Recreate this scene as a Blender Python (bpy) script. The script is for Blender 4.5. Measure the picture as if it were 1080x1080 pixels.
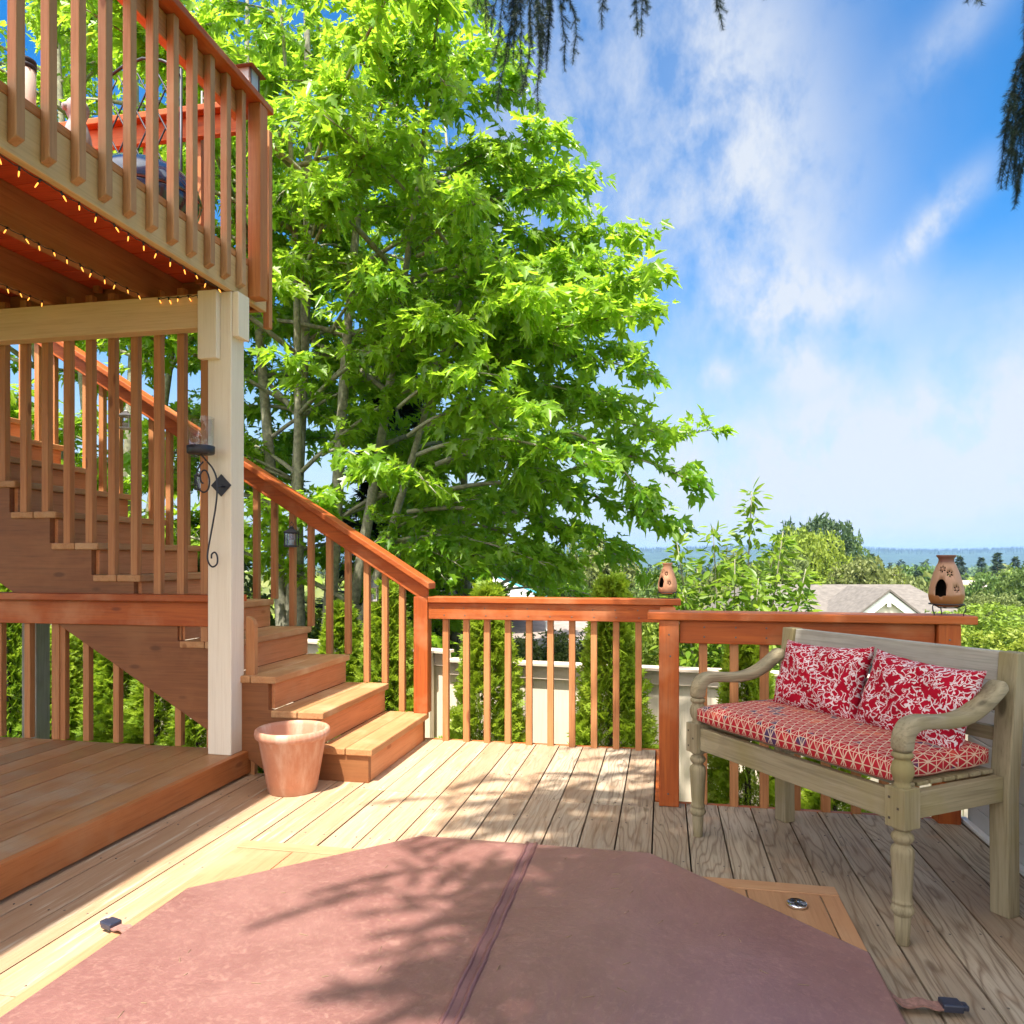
import bpy, bmesh, math, random
import numpy as np
from mathutils import Vector, Matrix

for o in list(bpy.data.objects):
    bpy.data.objects.remove(o)
S = bpy.context.scene
COL = S.collection
random.seed(7)
R = math.radians
PI = math.pi

# ------------------------------------------------------------------ camera, sky, sun, exposure
CAM_H = 1.15
YAW = math.atan(160 / 800.0)
cam = bpy.data.cameras.new('camera')
cam.sensor_width = 36.0
cam.lens = 800 / 1080 * 36.0
cam.shift_y = 50 / 1080
cam.clip_start = 0.05
cam.clip_end = 20000
cam_o = bpy.data.objects.new('camera', cam)
COL.objects.link(cam_o)
cam_o.location = (0, 0, CAM_H)
cam_o.rotation_euler = (R(90), 0, YAW)
S.camera = cam_o

SUN_TO = Vector((-0.065, -0.45, 1.0)).normalized()      # towards the sun
SUN_EL = math.asin(SUN_TO.z)
SUN_AZ = math.atan2(SUN_TO.x, SUN_TO.y)
world = bpy.data.worlds.new('World')
S.world = world
world.use_nodes = True

sun = bpy.data.lights.new('sun', 'SUN')
sun.energy = 3.4
sun.angle = R(0.55)
sun.color = (1.0, 0.94, 0.84)
sun_o = bpy.data.objects.new('sun', sun)
COL.objects.link(sun_o)
sun_o.location = (0, -3, 12)
sun_o.rotation_euler = (-SUN_TO).to_track_quat('-Z', 'Y').to_euler()

S.view_settings.view_transform = 'Standard'
S.view_settings.look = 'None'
S.view_settings.exposure = 1.72
S.view_settings.gamma = 1.0
S.view_settings.use_curve_mapping = False
S.cycles.max_bounces = 8
S.cycles.transparent_max_bounces = 8
S.cycles.sample_clamp_indirect = 8
S.cycles.caustics_reflective = False
S.cycles.caustics_refractive = False


def cam_dir(px, py):
    l, u = (px - 540) / 800.0, -(py - 590) / 800.0
    c, s = math.cos(YAW), math.sin(YAW)
    return Vector((l * c - s, l * s + c, u))


def at(px, d, z=0.0):
    """point d metres ahead of the photograph's viewpoint, on the bearing px, at height z"""
    l = (px - 540) / 800.0 * d
    c, s = math.cos(YAW), math.sin(YAW)
    return Vector((l * c - d * s, l * s + d * c, z))


def atp(px, py, d):
    return at(px, d, CAM_H + (590 - py) / 800.0 * d)


def build_sky():
    nt = world.node_tree
    N, L = nt.nodes, nt.links
    for n in list(N):
        N.remove(n)
    out = N.new('ShaderNodeOutputWorld')
    bg = N.new('ShaderNodeBackground')
    bg.inputs['Strength'].default_value = SKY_STRENGTH
    sky = N.new('ShaderNodeTexSky')
    sky.sky_type = 'NISHITA'
    sky.sun_disc = False
    sky.sun_elevation = SUN_EL
    sky.sun_rotation = SUN_AZ
    sky.altitude = 50
    sky.air_density = 1.0
    sky.dust_density = 0.6
    sky.ozone_density = 2.2
    hs = N.new('ShaderNodeHueSaturation')
    hs.inputs['Saturation'].default_value = 1.45
    hs.inputs['Value'].default_value = 0.50
    L.new(sky.outputs[0], hs.inputs['Color'])
    tc = N.new('ShaderNodeTexCoord')
    sep = N.new('ShaderNodeSeparateXYZ')
    L.new(tc.outputs['Generated'], sep.inputs[0])

    def math_(op, a, b=None, c=None):
        m = N.new('ShaderNodeMath')
        m.operation = op
        for i, v in enumerate((a, b, c)):
            if v is None:
                continue
            if isinstance(v, (int, float)):
                m.inputs[i].default_value = v
            else:
                L.new(v, m.inputs[i])
        return m.outputs[0]

    # high cloud sheet: directions projected on a plane overhead
    den = math_('ADD', math_('MAXIMUM', sep.outputs[2], 0.0), 0.10)
    cx = math_('DIVIDE', sep.outputs[0], den)
    cy = math_('DIVIDE', sep.outputs[1], den)
    comb = N.new('ShaderNodeCombineXYZ')
    L.new(cx, comb.inputs[0])
    L.new(cy, comb.inputs[1])
    mp = N.new('ShaderNodeMapping')
    mp.inputs['Rotation'].default_value = (0, 0, R(25))
    mp.inputs['Scale'].default_value = (1.0, 0.55, 1)
    L.new(comb.outputs[0], mp.inputs[0])
    n1 = N.new('ShaderNodeTexNoise')
    n1.inputs['Scale'].default_value = 1.5
    n1.inputs['Detail'].default_value = 7
    n1.inputs['Roughness'].default_value = 0.56
    n1.inputs['Distortion'].default_value = 0.15
    L.new(mp.outputs[0], n1.inputs[0])
    n2 = N.new('ShaderNodeTexNoise')
    n2.inputs['Scale'].default_value = 10
    n2.inputs['Detail'].default_value = 9
    n2.inputs['Roughness'].default_value = 0.66
    n2.inputs['Distortion'].default_value = 0.12
    mp2 = N.new('ShaderNodeMapping')
    mp2.inputs['Rotation'].default_value = (R(10), R(-28), R(20))
    mp2.inputs['Scale'].default_value = (1.4, 1.0, 0.9)
    L.new(tc.outputs['Generated'], mp2.inputs[0])
    L.new(mp2.outputs[0], n2.inputs[0])
    # cloud banks: soft lobes on chosen bearings, broken up by the noise
    lobes = [  # px, py, half width, half height (in tangent units *800), tilt deg, weight
        (824, 170, 66, 165, -12, 0.56), (700, 210, 150, 170, 0, 0.34), (994, 224, 34, 13, -42, 0.9),
        (885, 318, 80, 26, 4, 0.60), (1040, 440, 200, 66, -22, 0.95), (940, 510, 240, 50, 0, 0.55), (850, 388, 40, 20, 25, 0.6),
        (760, 395, 22, 12, 0, 0.6), (720, 470, 170, 60, 0, 0.40), (905, 520, 150, 24, 0, 0.55), (1012, 20, 40, 14, -38, 0.35), (600, 150, 150, 170, 0, 0.26)]
    total = None
    for (px, py, hw, hh, tilt, wgt) in lobes:
        d = cam_dir(px, py).normalized()
        right = d.cross(Vector((0, 0, 1))).normalized()
        up = right.cross(d).normalized()
        t = R(tilt)
        a = (right * math.cos(t) + up * -math.sin(t))
        b = (right * math.sin(t) + up * math.cos(t))
        k = 800.0 / cam_dir(px, py).length * 1.0
        va = N.new('ShaderNodeVectorMath'); va.operation = 'DOT_PRODUCT'
        vb = N.new('ShaderNodeVectorMath'); vb.operation = 'DOT_PRODUCT'
        sub = N.new('ShaderNodeVectorMath'); sub.operation = 'SUBTRACT'
        L.new(tc.outputs['Generated'], sub.inputs[0])
        sub.inputs[1].default_value = d
        L.new(sub.outputs[0], va.inputs[0]); va.inputs[1].default_value = a * (k / hw) 
        L.new(sub.outputs[0], vb.inputs[0]); vb.inputs[1].default_value = b * (k / hh)
        wob = math_('MULTIPLY', math_('SUBTRACT', n2.outputs[0], 0.5), 1.7)
        wob2 = math_('MULTIPLY', math_('SUBTRACT', n1.outputs[0], 0.5), 1.6)
        qa = math_('ADD', va.outputs['Value'], wob)
        qb = math_('ADD', vb.outputs['Value'], wob2)
        r2 = math_('ADD', math_('MULTIPLY', qa, qa), math_('MULTIPLY', qb, qb))
        g = math_('MULTIPLY', math_('POWER', 2.718, math_('MULTIPLY', r2, -1.1)), wgt)
        total = g if total is None else math_('ADD', total, g)
    base = N.new('ShaderNodeMapRange')
    base.inputs['From Min'].default_value = 0.46
    base.inputs['From Max'].default_value = 0.80
    base.inputs['To Max'].default_value = 0.10
    L.new(n1.outputs[0], base.inputs[0])
    wisp = N.new('ShaderNodeMapRange')
    wisp.inputs['From Min'].default_value = 0.36
    wisp.inputs['From Max'].default_value = 0.62
    wisp.inputs['To Min'].default_value = 0.36
    wisp.inputs['To Max'].default_value = 1.20
    L.new(n2.outputs[0], wisp.inputs[0])
    cl = math_('MULTIPLY', math_('ADD', total, base.outputs[0]), wisp.outputs[0])
    # pale band towards the horizon
    hz = N.new('ShaderNodeMapRange')
    hz.interpolation_type = 'SMOOTHSTEP'
    hz.inputs['From Min'].default_value = -0.02
    hz.inputs['From Max'].default_value = 0.37
    hz.inputs['To Min'].default_value = 1.0
    hz.inputs['To Max'].default_value = 0.0
    L.new(sep.outputs[2], hz.inputs[0])
    mh = N.new('ShaderNodeMix')
    mh.data_type = 'RGBA'
    L.new(hz.outputs[0], mh.inputs['Factor'])
    L.new(hs.outputs[0], mh.inputs['A'])
    mh.inputs['B'].default_value = HORIZON
    cl = math_('MINIMUM', cl, 0.93)
    mix = N.new('ShaderNodeMix')
    mix.data_type = 'RGBA'
    L.new(cl, mix.inputs['Factor'])
    L.new(mh.outputs['Result'], mix.inputs['A'])
    mix.inputs['B'].default_value = CLOUD
    # added fill glow round the sun, in the unseen sky behind the viewpoint
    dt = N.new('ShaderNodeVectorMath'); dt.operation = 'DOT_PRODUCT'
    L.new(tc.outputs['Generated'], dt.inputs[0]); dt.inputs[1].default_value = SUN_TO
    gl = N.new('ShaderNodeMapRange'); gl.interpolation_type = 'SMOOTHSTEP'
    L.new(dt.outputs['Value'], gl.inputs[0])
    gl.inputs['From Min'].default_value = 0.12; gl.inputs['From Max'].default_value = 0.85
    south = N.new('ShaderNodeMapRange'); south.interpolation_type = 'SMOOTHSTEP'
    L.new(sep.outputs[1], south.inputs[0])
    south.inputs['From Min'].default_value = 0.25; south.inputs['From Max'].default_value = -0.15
    fill_mask = math_('MULTIPLY', math_('MULTIPLY', gl.outputs[0], south.outputs[0]), math_('ADD', math_('MULTIPLY', n1.outputs[0], 0.9), 0.5), )
    fill_mask = math_('MINIMUM', fill_mask, 1.0)
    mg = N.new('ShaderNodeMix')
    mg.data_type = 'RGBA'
    L.new(fill_mask, mg.inputs['Factor'])
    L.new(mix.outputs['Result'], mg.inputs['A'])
    mg.inputs['B'].default_value = FILL_GLOW
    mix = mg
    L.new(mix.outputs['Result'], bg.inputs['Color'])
    L.new(bg.outputs[0], out.inputs['Surface'])


SKY_STRENGTH = 0.15
CLOUD = (1.66, 1.77, 1.92, 1)
FILL_GLOW = (8.3, 8.0, 7.6, 1)  # added fill light, in the half of the sky out of view
HORIZON = (1.32, 1.58, 1.82, 1)
build_sky()


# ------------------------------------------------------------------ helpers
class MB:
    """collects polygons, then links them as ONE mesh object"""
    def __init__(s):
        s.v, s.f, s.r, s.m, s.sm = [], [], [], [], []

    def add(s, vs, fs, rnd=0.5, mi=0, smooth=False):
        n = len(s.v)
        s.v += [tuple(v) for v in vs]
        for f in fs:
            s.f.append([i + n for i in f]); s.r.append(rnd); s.m.append(mi); s.sm.append(smooth)

    def box(s, x0, x1, y0, y1, z0, z1, rnd=0.5, mi=0):
        vs = [(x, y, z) for z in (z0, z1) for y in (y0, y1) for x in (x0, x1)]
        s.add(vs, [(0, 2, 3, 1), (4, 5, 7, 6), (0, 1, 5, 4), (2, 6, 7, 3), (0, 4, 6, 2), (1, 3, 7, 5)], rnd, mi)

    def obox(s, c, ax, ay, az, rnd=0.5, mi=0):
        c, ax, ay, az = map(Vector, (c, ax, ay, az))
        vs = [c + ax * i + ay * j + az * k for k in (-1, 1) for j in (-1, 1) for i in (-1, 1)]
        s.add(vs, [(0, 2, 3, 1), (4, 5, 7, 6), (0, 1, 5, 4), (2, 6, 7, 3), (0, 4, 6, 2), (1, 3, 7, 5)], rnd, mi)

    def lathe(s, prof, c=(0, 0, 0), seg=28, rnd=0.5, mi=0, close=True, smooth=True):
        vs, fs = [], []
        n = len(prof)
        for (r, z) in prof:
            for k in range(seg):
                a = 2 * PI * k / seg
                vs.append((c[0] + r * math.cos(a), c[1] + r * math.sin(a), c[2] + z))
        for i in range(n - 1):
            for k in range(seg):
                k2 = (k + 1) % seg
                fs.append((i * seg + k, i * seg + k2, (i + 1) * seg + k2, (i + 1) * seg + k))
        if close:
            fs.append(tuple(reversed(range(seg))))
            fs.append(tuple((n - 1) * seg + k for k in range(seg)))
        s.add(vs, fs, rnd, mi, smooth)

    def tube(s, pts, rad, seg=8, rnd=0.5, mi=0, caps=True, flat=None):
        pts = [Vector(p) for p in pts]
        n = len(pts)
        if not hasattr(rad, '__len__'):
            rad = [rad] * n
        vs, fs = [], []
        t0 = (pts[1] - pts[0]).normalized()
        up = Vector((0, 0, 1)) if abs(t0.z) < 0.9 else Vector((1, 0, 0))
        nx = t0.cross(up).normalized()
        for i, p in enumerate(pts):
            t = (pts[min(i + 1, n - 1)] - pts[max(i - 1, 0)]).normalized()
            nx = (nx - t * nx.dot(t))
            nx = nx.normalized() if nx.length > 1e-6 else t.orthogonal().normalized()
            ny = t.cross(nx)
            for k in range(seg):
                a = 2 * PI * k / seg
                vs.append(p + nx * (math.cos(a) * rad[i]) + ny * (math.sin(a) * rad[i]))
        for i in range(n - 1):
            for k in range(seg):
                k2 = (k + 1) % seg
                fs.append((i * seg + k, i * seg + k2, (i + 1) * seg + k2, (i + 1) * seg + k))
        if caps:
            fs.append(tuple(reversed(range(seg))))
            fs.append(tuple((n - 1) * seg + k for k in range(seg)))
        s.add(vs, fs, rnd, mi, True)

    def prism(s, poly, fn, t0, t1, rnd=0.5, mi=0):
        """poly: list of 2D points; fn(a, b, t) -> 3D"""
        n = len(poly)
        vs = [fn(a, b, t0) for a, b in poly] + [fn(a, b, t1) for a, b in poly]
        fs = [tuple(reversed(range(n))), tuple(range(n, 2 * n))]
        fs += [(i, (i + 1) % n, n + (i + 1) % n, n + i) for i in range(n)]
        s.add(vs, fs, rnd, mi)

    def build(s, name, mats, parent=None, bevel=0.0, local=False, kind=None, fixn=True, seg=2):
        me = bpy.data.meshes.new(name)
        vs = s.v
        if parent is not None and not local:
            inv = root_matrix(parent).inverted()
            vs = [tuple(inv @ Vector(v)) for v in vs]
        me.from_pydata(vs, [], s.f)
        if not isinstance(mats, (list, tuple)):
            mats = [mats]
        for m in mats:
            me.materials.append(m)
        a = me.attributes.new('rnd', 'FLOAT', 'FACE')
        a.data.foreach_set('value', np.array(s.r, dtype=np.float32))
        me.polygons.foreach_set('material_index', np.array(s.m, dtype=np.int32))
        me.polygons.foreach_set('use_smooth', np.array(s.sm, dtype=bool))
        me.update()
        if fixn:
            bm = bmesh.new(); bm.from_mesh(me)
            bmesh.ops.recalc_face_normals(bm, faces=bm.faces)
            bm.to_mesh(me); bm.free()
        o = bpy.data.objects.new(name, me)
        COL.objects.link(o)
        if parent is not None:
            o.parent = parent
        if bevel:
            b = o.modifiers.new('bevel', 'BEVEL')
            b.width = bevel; b.segments = seg; b.limit_method = 'ANGLE'; b.angle_limit = R(40)
            b.harden_normals = False
        if kind:
            o['kind'] = kind
        return o


def root_matrix(o):
    m = Matrix.Identity(4)
    while o is not None:
        m = Matrix.LocRotScale(o.location, o.rotation_euler, o.scale) @ m
        o = o.parent
    return m


def tag(o, label=None, cat=None, group=None, kind=None):
    if label: o['label'] = label
    if cat: o['category'] = cat
    if group: o['group'] = group
    if kind: o['kind'] = kind
    return o


def thing(name, label, cat, loc=(0, 0, 0), rz=0.0, group=None):
    o = bpy.data.objects.new(name, None)
    COL.objects.link(o)
    o.location = loc
    o.rotation_euler = (0, 0, rz)
    o.empty_display_size = 0.1
    return tag(o, label, cat, group)


def copy_tree(o, parent=None):
    c = o.copy()
    COL.objects.link(c)
    c.parent = parent
    for ch in list(o.children):
        copy_tree(ch, c)
    return c


def dup(o, parent, loc):
    c = o.copy()
    COL.objects.link(c)
    c.parent = parent
    c.location = loc
    return c


# ------------------------------------------------------------------ materials
def nodes(name):
    m = bpy.data.materials.new(name)
    m.use_nodes = True
    nt = m.node_tree
    for n in list(nt.nodes):
        nt.nodes.remove(n)
    out = nt.nodes.new('ShaderNodeOutputMaterial')
    b = nt.nodes.new('ShaderNodeBsdfPrincipled')
    nt.links.new(b.outputs[0], out.inputs[0])
    return m, nt, b, out


def mth(nt, op, a, b=None, c=None, clamp=False):
    m = nt.nodes.new('ShaderNodeMath')
    m.operation = op
    m.use_clamp = clamp
    for i, v in enumerate((a, b, c)):
        if v is None: continue
        if isinstance(v, (int, float)): m.inputs[i].default_value = v
        else: nt.links.new(v, m.inputs[i])
    return m.outputs[0]


def mapr(nt, v, a, b, c, d):
    m = nt.nodes.new('ShaderNodeMapRange')
    nt.links.new(v, m.inputs[0])
    m.inputs[1].default_value = a; m.inputs[2].default_value = b
    m.inputs[3].default_value = c; m.inputs[4].default_value = d
    return m.outputs[0]


def mixc(nt, f, a, b, mode='MIX'):
    m = nt.nodes.new('ShaderNodeMix')
    m.data_type = 'RGBA'
    m.blend_type = mode
    for sock, v in (('Factor', f), ('A', a), ('B', b)):
        if isinstance(v, (int, float)):
            m.inputs[sock].default_value = v
        elif isinstance(v, tuple):
            m.inputs[sock].default_value = v if len(v) == 4 else v + (1,)
        else:
            nt.links.new(v, m.inputs[sock])
    return m.outputs['Result']


def noise(nt, vec, scale, detail=4, rough=0.55, dist=0.0):
    n = nt.nodes.new('ShaderNodeTexNoise')
    n.inputs['Scale'].default_value = scale
    n.inputs['Detail'].default_value = detail
    n.inputs['Roughness'].default_value = rough
    n.inputs['Distortion'].default_value = dist
    if vec is not None:
        nt.links.new(vec, n.inputs['Vector'])
    return n.outputs[0]


def mapping(nt, vec, scale=(1, 1, 1), rot=(0, 0, 0), loc=(0, 0, 0)):
    m = nt.nodes.new('ShaderNodeMapping')
    m.inputs['Scale'].default_value = scale
    m.inputs['Rotation'].default_value = rot
    m.inputs['Location'].default_value = loc
    nt.links.new(vec, m.inputs['Vector'])
    return m.outputs[0]


def bump(nt, b, h, strength=0.3, dist=0.01):
    n = nt.nodes.new('ShaderNodeBump')
    n.inputs['Strength'].default_value = strength
    n.inputs['Distance'].default_value = dist
    nt.links.new(h, n.inputs['Height'])
    nt.links.new(n.outputs[0], b.inputs['Normal'])


def objcoord(nt):
    t = nt.nodes.new('ShaderNodeTexCoord')
    return t.outputs['Object']


def attr(nt, name='rnd'):
    a = nt.nodes.new('ShaderNodeAttribute')
    a.attribute_name = name
    return a.outputs['Fac']


def orand(nt):
    return nt.nodes.new('ShaderNodeObjectInfo').outputs['Random']


def shifted(nt, vec, amount=11.0):
    """grain differs from board to board and from piece to piece"""
    s = mth(nt, 'ADD', mth(nt, 'MULTIPLY', attr(nt), amount * 3.1), mth(nt, 'MULTIPLY', orand(nt), amount * 2.3))
    cmb = nt.nodes.new('ShaderNodeCombineXYZ')
    for i in range(3): nt.links.new(s, cmb.inputs[i])
    add = nt.nodes.new('ShaderNodeVectorMath')
    add.operation = 'ADD'
    nt.links.new(vec, add.inputs[0]); nt.links.new(cmb.outputs[0], add.inputs[1])
    return add.outputs[0]


def wood(name, axis, c1, c2, dark, rough=0.6, wear=None, wear_amt=0.3, knots=True, bumps=0.25, vary=0.3, spec=0.3):
    m, nt, b, out = nodes(name)
    v = shifted(nt, objcoord(nt))
    al, cr = 1.1, 16.0
    sc = [cr, cr, cr]; sc['XYZ'.index(axis)] = al
    g = noise(nt, mapping(nt, v, tuple(sc)), 1.0, 5, 0.6, 0.9)
    sf = [110, 110, 110]; sf['XYZ'.index(axis)] = 4
    fi = noise(nt, mapping(nt, v, tuple(sf)), 1.0, 3, 0.6)
    blot = noise(nt, v, 3.2, 4, 0.6)
    col = mixc(nt, mapr(nt, g, 0.32, 0.68, 0, 1), c1, c2)
    col = mixc(nt, mapr(nt, fi, 0.48, 0.8, 0, 0.55), col, dark)
    if wear:
        col = mixc(nt, mapr(nt, blot, 0.5, 0.72, 0, wear_amt), col, wear)
    if knots:
        sk = [7, 7, 7]; sk['XYZ'.index(axis)] = 2.6
        vo = nt.nodes.new('ShaderNodeTexVoronoi')
        vo.inputs['Scale'].default_value = 1.0
        nt.links.new(mapping(nt, v, tuple(sk)), vo.inputs['Vector'])
        col = mixc(nt, mapr(nt, vo.outputs['Distance'], 0.07, 0.12, 0.75, 0), col, dark)
    tone = mth(nt, 'ADD', mth(nt, 'MULTIPLY', attr(nt), 0.5), mth(nt, 'MULTIPLY', orand(nt), 0.5))
    val = mapr(nt, tone, 0, 1, 1 - vary, 1 + vary)
    hs = nt.nodes.new('ShaderNodeHueSaturation')
    nt.links.new(col, hs.inputs['Color']); nt.links.new(val, hs.inputs['Value'])
    nt.links.new(hs.outputs[0], b.inputs['Base Color'])
    b.inputs['Roughness'].default_value = rough
    b.inputs['Specular IOR Level'].default_value = spec
    h = mth(nt, 'ADD', mth(nt, 'MULTIPLY', g, 0.5), mth(nt, 'MULTIPLY', fi, 0.6))
    bump(nt, b, h, bumps, 0.004)
    return m


def plain(name, c, rough=0.6, metal=0.0, spec=0.4, var=0.15, scale=12, bumps=0.0, c2=None):
    m, nt, b, out = nodes(name)
    v = objcoord(nt)
    n = noise(nt, v, scale, 5, 0.6)
    lo = c2 or tuple(x * (1 - var) for x in c)
    hi = tuple(min(1, x * (1 + var)) for x in c)
    nt.links.new(mixc(nt, mapr(nt, n, 0.3, 0.7, 0, 1), lo, hi), b.inputs['Base Color'])
    b.inputs['Roughness'].default_value = rough
    b.inputs['Metallic'].default_value = metal
    b.inputs['Specular IOR Level'].default_value = spec
    if bumps:
        bump(nt, b, n, bumps, 0.003)
    return m


def leafmat(name, c1, c2, trans=0.45, tcol=None, rough=0.42, hue=0.02):
    m, nt, b, out = nodes(name)
    a = attr(nt)
    col = mixc(nt, a, c1, c2)
    hs = nt.nodes.new('ShaderNodeHueSaturation')
    nt.links.new(col, hs.inputs['Color'])
    nt.links.new(mapr(nt, orand(nt), 0, 1, 0.5 - hue, 0.5 + hue), hs.inputs['Hue'])
    nt.links.new(hs.outputs[0], b.inputs['Base Color'])
    b.inputs['Roughness'].default_value = rough
    b.inputs['Specular IOR Level'].default_value = 0.45
    tr = nt.nodes.new('ShaderNodeBsdfTranslucent')
    tc = mixc(nt, a, tcol or tuple(min(1, x * 1.5) for x in c1), tcol or tuple(min(1, x * 1.5) for x in c2))
    nt.links.new(tc, tr.inputs['Color'])
    mx = nt.nodes.new('ShaderNodeMixShader')
    mx.inputs[0].default_value = trans
    nt.links.new(b.outputs[0], mx.inputs[1]); nt.links.new(tr.outputs[0], mx.inputs[2])
    nt.links.new(mx.outputs[0], out.inputs[0])
    return m


RED1, RED2, REDD = (0.46, 0.115, 0.022), (0.34, 0.070, 0.014), (0.16, 0.035, 0.010)
M = {}
for ax in 'XYZ':
    M['stain' + ax] = wood('stained_wood_' + ax.lower(), ax, RED1, RED2, REDD, 0.55, (0.55, 0.24, 0.11), 0.6, vary=0.16, bumps=0.4)
    M['brown' + ax] = wood('brown_stained_wood_' + ax.lower(), ax, (0.53, 0.245, 0.100), (0.42, 0.165, 0.060), (0.20, 0.065, 0.025), 0.55, (0.48, 0.25, 0.11), 0.4, vary=0.16)
    M['tan' + ax] = wood('tan_stained_wood_' + ax.lower(), ax, (0.50, 0.190, 0.060), (0.42, 0.135, 0.040), (0.24, 0.07, 0.02), 0.5, (0.55, 0.30, 0.14), 0.45, vary=0.12)
    M['bench' + ax] = wood('weathered_teak_' + ax.lower(), ax, (0.36, 0.305, 0.195), (0.24, 0.195, 0.115), (0.075, 0.06, 0.035), 0.8, (0.25, 0.205, 0.085), 0.85, vary=0.10, bumps=0.4, spec=0.15)
    M['grey' + ax] = wood('grey_weathered_wood_' + ax.lower(), ax, (0.40, 0.37, 0.31), (0.30, 0.275, 0.23), (0.13, 0.12, 0.10), 0.8, (0.22, 0.21, 0.16), 0.7, vary=0.1, bumps=0.4, spec=0.15)
    M['beam' + ax] = wood('cream_painted_beam_' + ax.lower(), ax, (0.74, 0.55, 0.33), (0.68, 0.48, 0.28), (0.48, 0.31, 0.16), 0.6, None, knots=False, vary=0.04, bumps=0.12)
    M['joist' + ax] = wood('brown_joist_' + ax.lower(), ax, (0.42, 0.175, 0.065), (0.32, 0.12, 0.042), (0.15, 0.055, 0.02), 0.6, (0.33, 0.17, 0.08), 0.4, vary=0.1)
M['fasciaY'] = wood('tan_fascia', 'Y', (0.66, 0.46, 0.24), (0.59, 0.39, 0.19), (0.38, 0.22, 0.10), 0.6, None, knots=False, vary=0.04, bumps=0.15)
M['stringX'] = wood('dark_stained_stringer', 'X', (0.27, 0.105, 0.036), (0.20, 0.070, 0.024), (0.10, 0.035, 0.012), 0.55, (0.33, 0.15, 0.06), 0.4, vary=0.1)
M['paleZ'] = wood('faded_baluster', 'Z', (0.50, 0.275, 0.135), (0.41, 0.195, 0.085), (0.22, 0.085, 0.035), 0.6, (0.52, 0.34, 0.20), 0.6, vary=0.2)
M['tread'] = wood('worn_tread', 'Y', (0.50, 0.270, 0.120), (0.42, 0.195, 0.080), (0.25, 0.10, 0.035), 0.6, (0.58, 0.41, 0.24), 0.6, vary=0.1)
M['riser'] = wood('stained_riser', 'Y', (0.62, 0.265, 0.115), (0.54, 0.205, 0.080), (0.32, 0.11, 0.04), 0.6, (0.62, 0.34, 0.17), 0.4, vary=0.08)
M['redboard'] = wood('red_soffit_board', 'X', (0.58, 0.085, 0.025), (0.48, 0.062, 0.018), (0.25, 0.04, 0.012), 0.5, None, knots=False, vary=0.12)
M['post'] = wood('white_painted_post', 'Z', (0.82, 0.73, 0.59), (0.78, 0.68, 0.54), (0.66, 0.55, 0.41), 0.5, None, knots=False, vary=0.02, bumps=0.08)
M['fence'] = wood('cream_fence_board', 'Z', (0.80, 0.69, 0.55), (0.75, 0.64, 0.50), (0.58, 0.47, 0.34), 0.65, (0.66, 0.56, 0.44), 0.4, knots=False, vary=0.06, bumps=0.1)
M['peach'] = wood('new_cedar', 'X', (0.50, 0.275, 0.145), (0.44, 0.225, 0.11), (0.30, 0.13, 0.06), 0.6, (0.54, 0.36, 0.22), 0.5, vary=0.1)
M['iron'] = plain('black_iron', (0.045, 0.045, 0.055), 0.5, 0.6, 0.5)
M['dark'] = plain('dark_gap', (0.02, 0.015, 0.012), 0.9)
M['nail'] = plain('nail_head', (0.16, 0.13, 0.11), 0.5, 0.6)
M['chrome'] = plain('chrome', (0.78, 0.78, 0.80), 0.14, 1.0, 0.5, 0.05)


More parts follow.
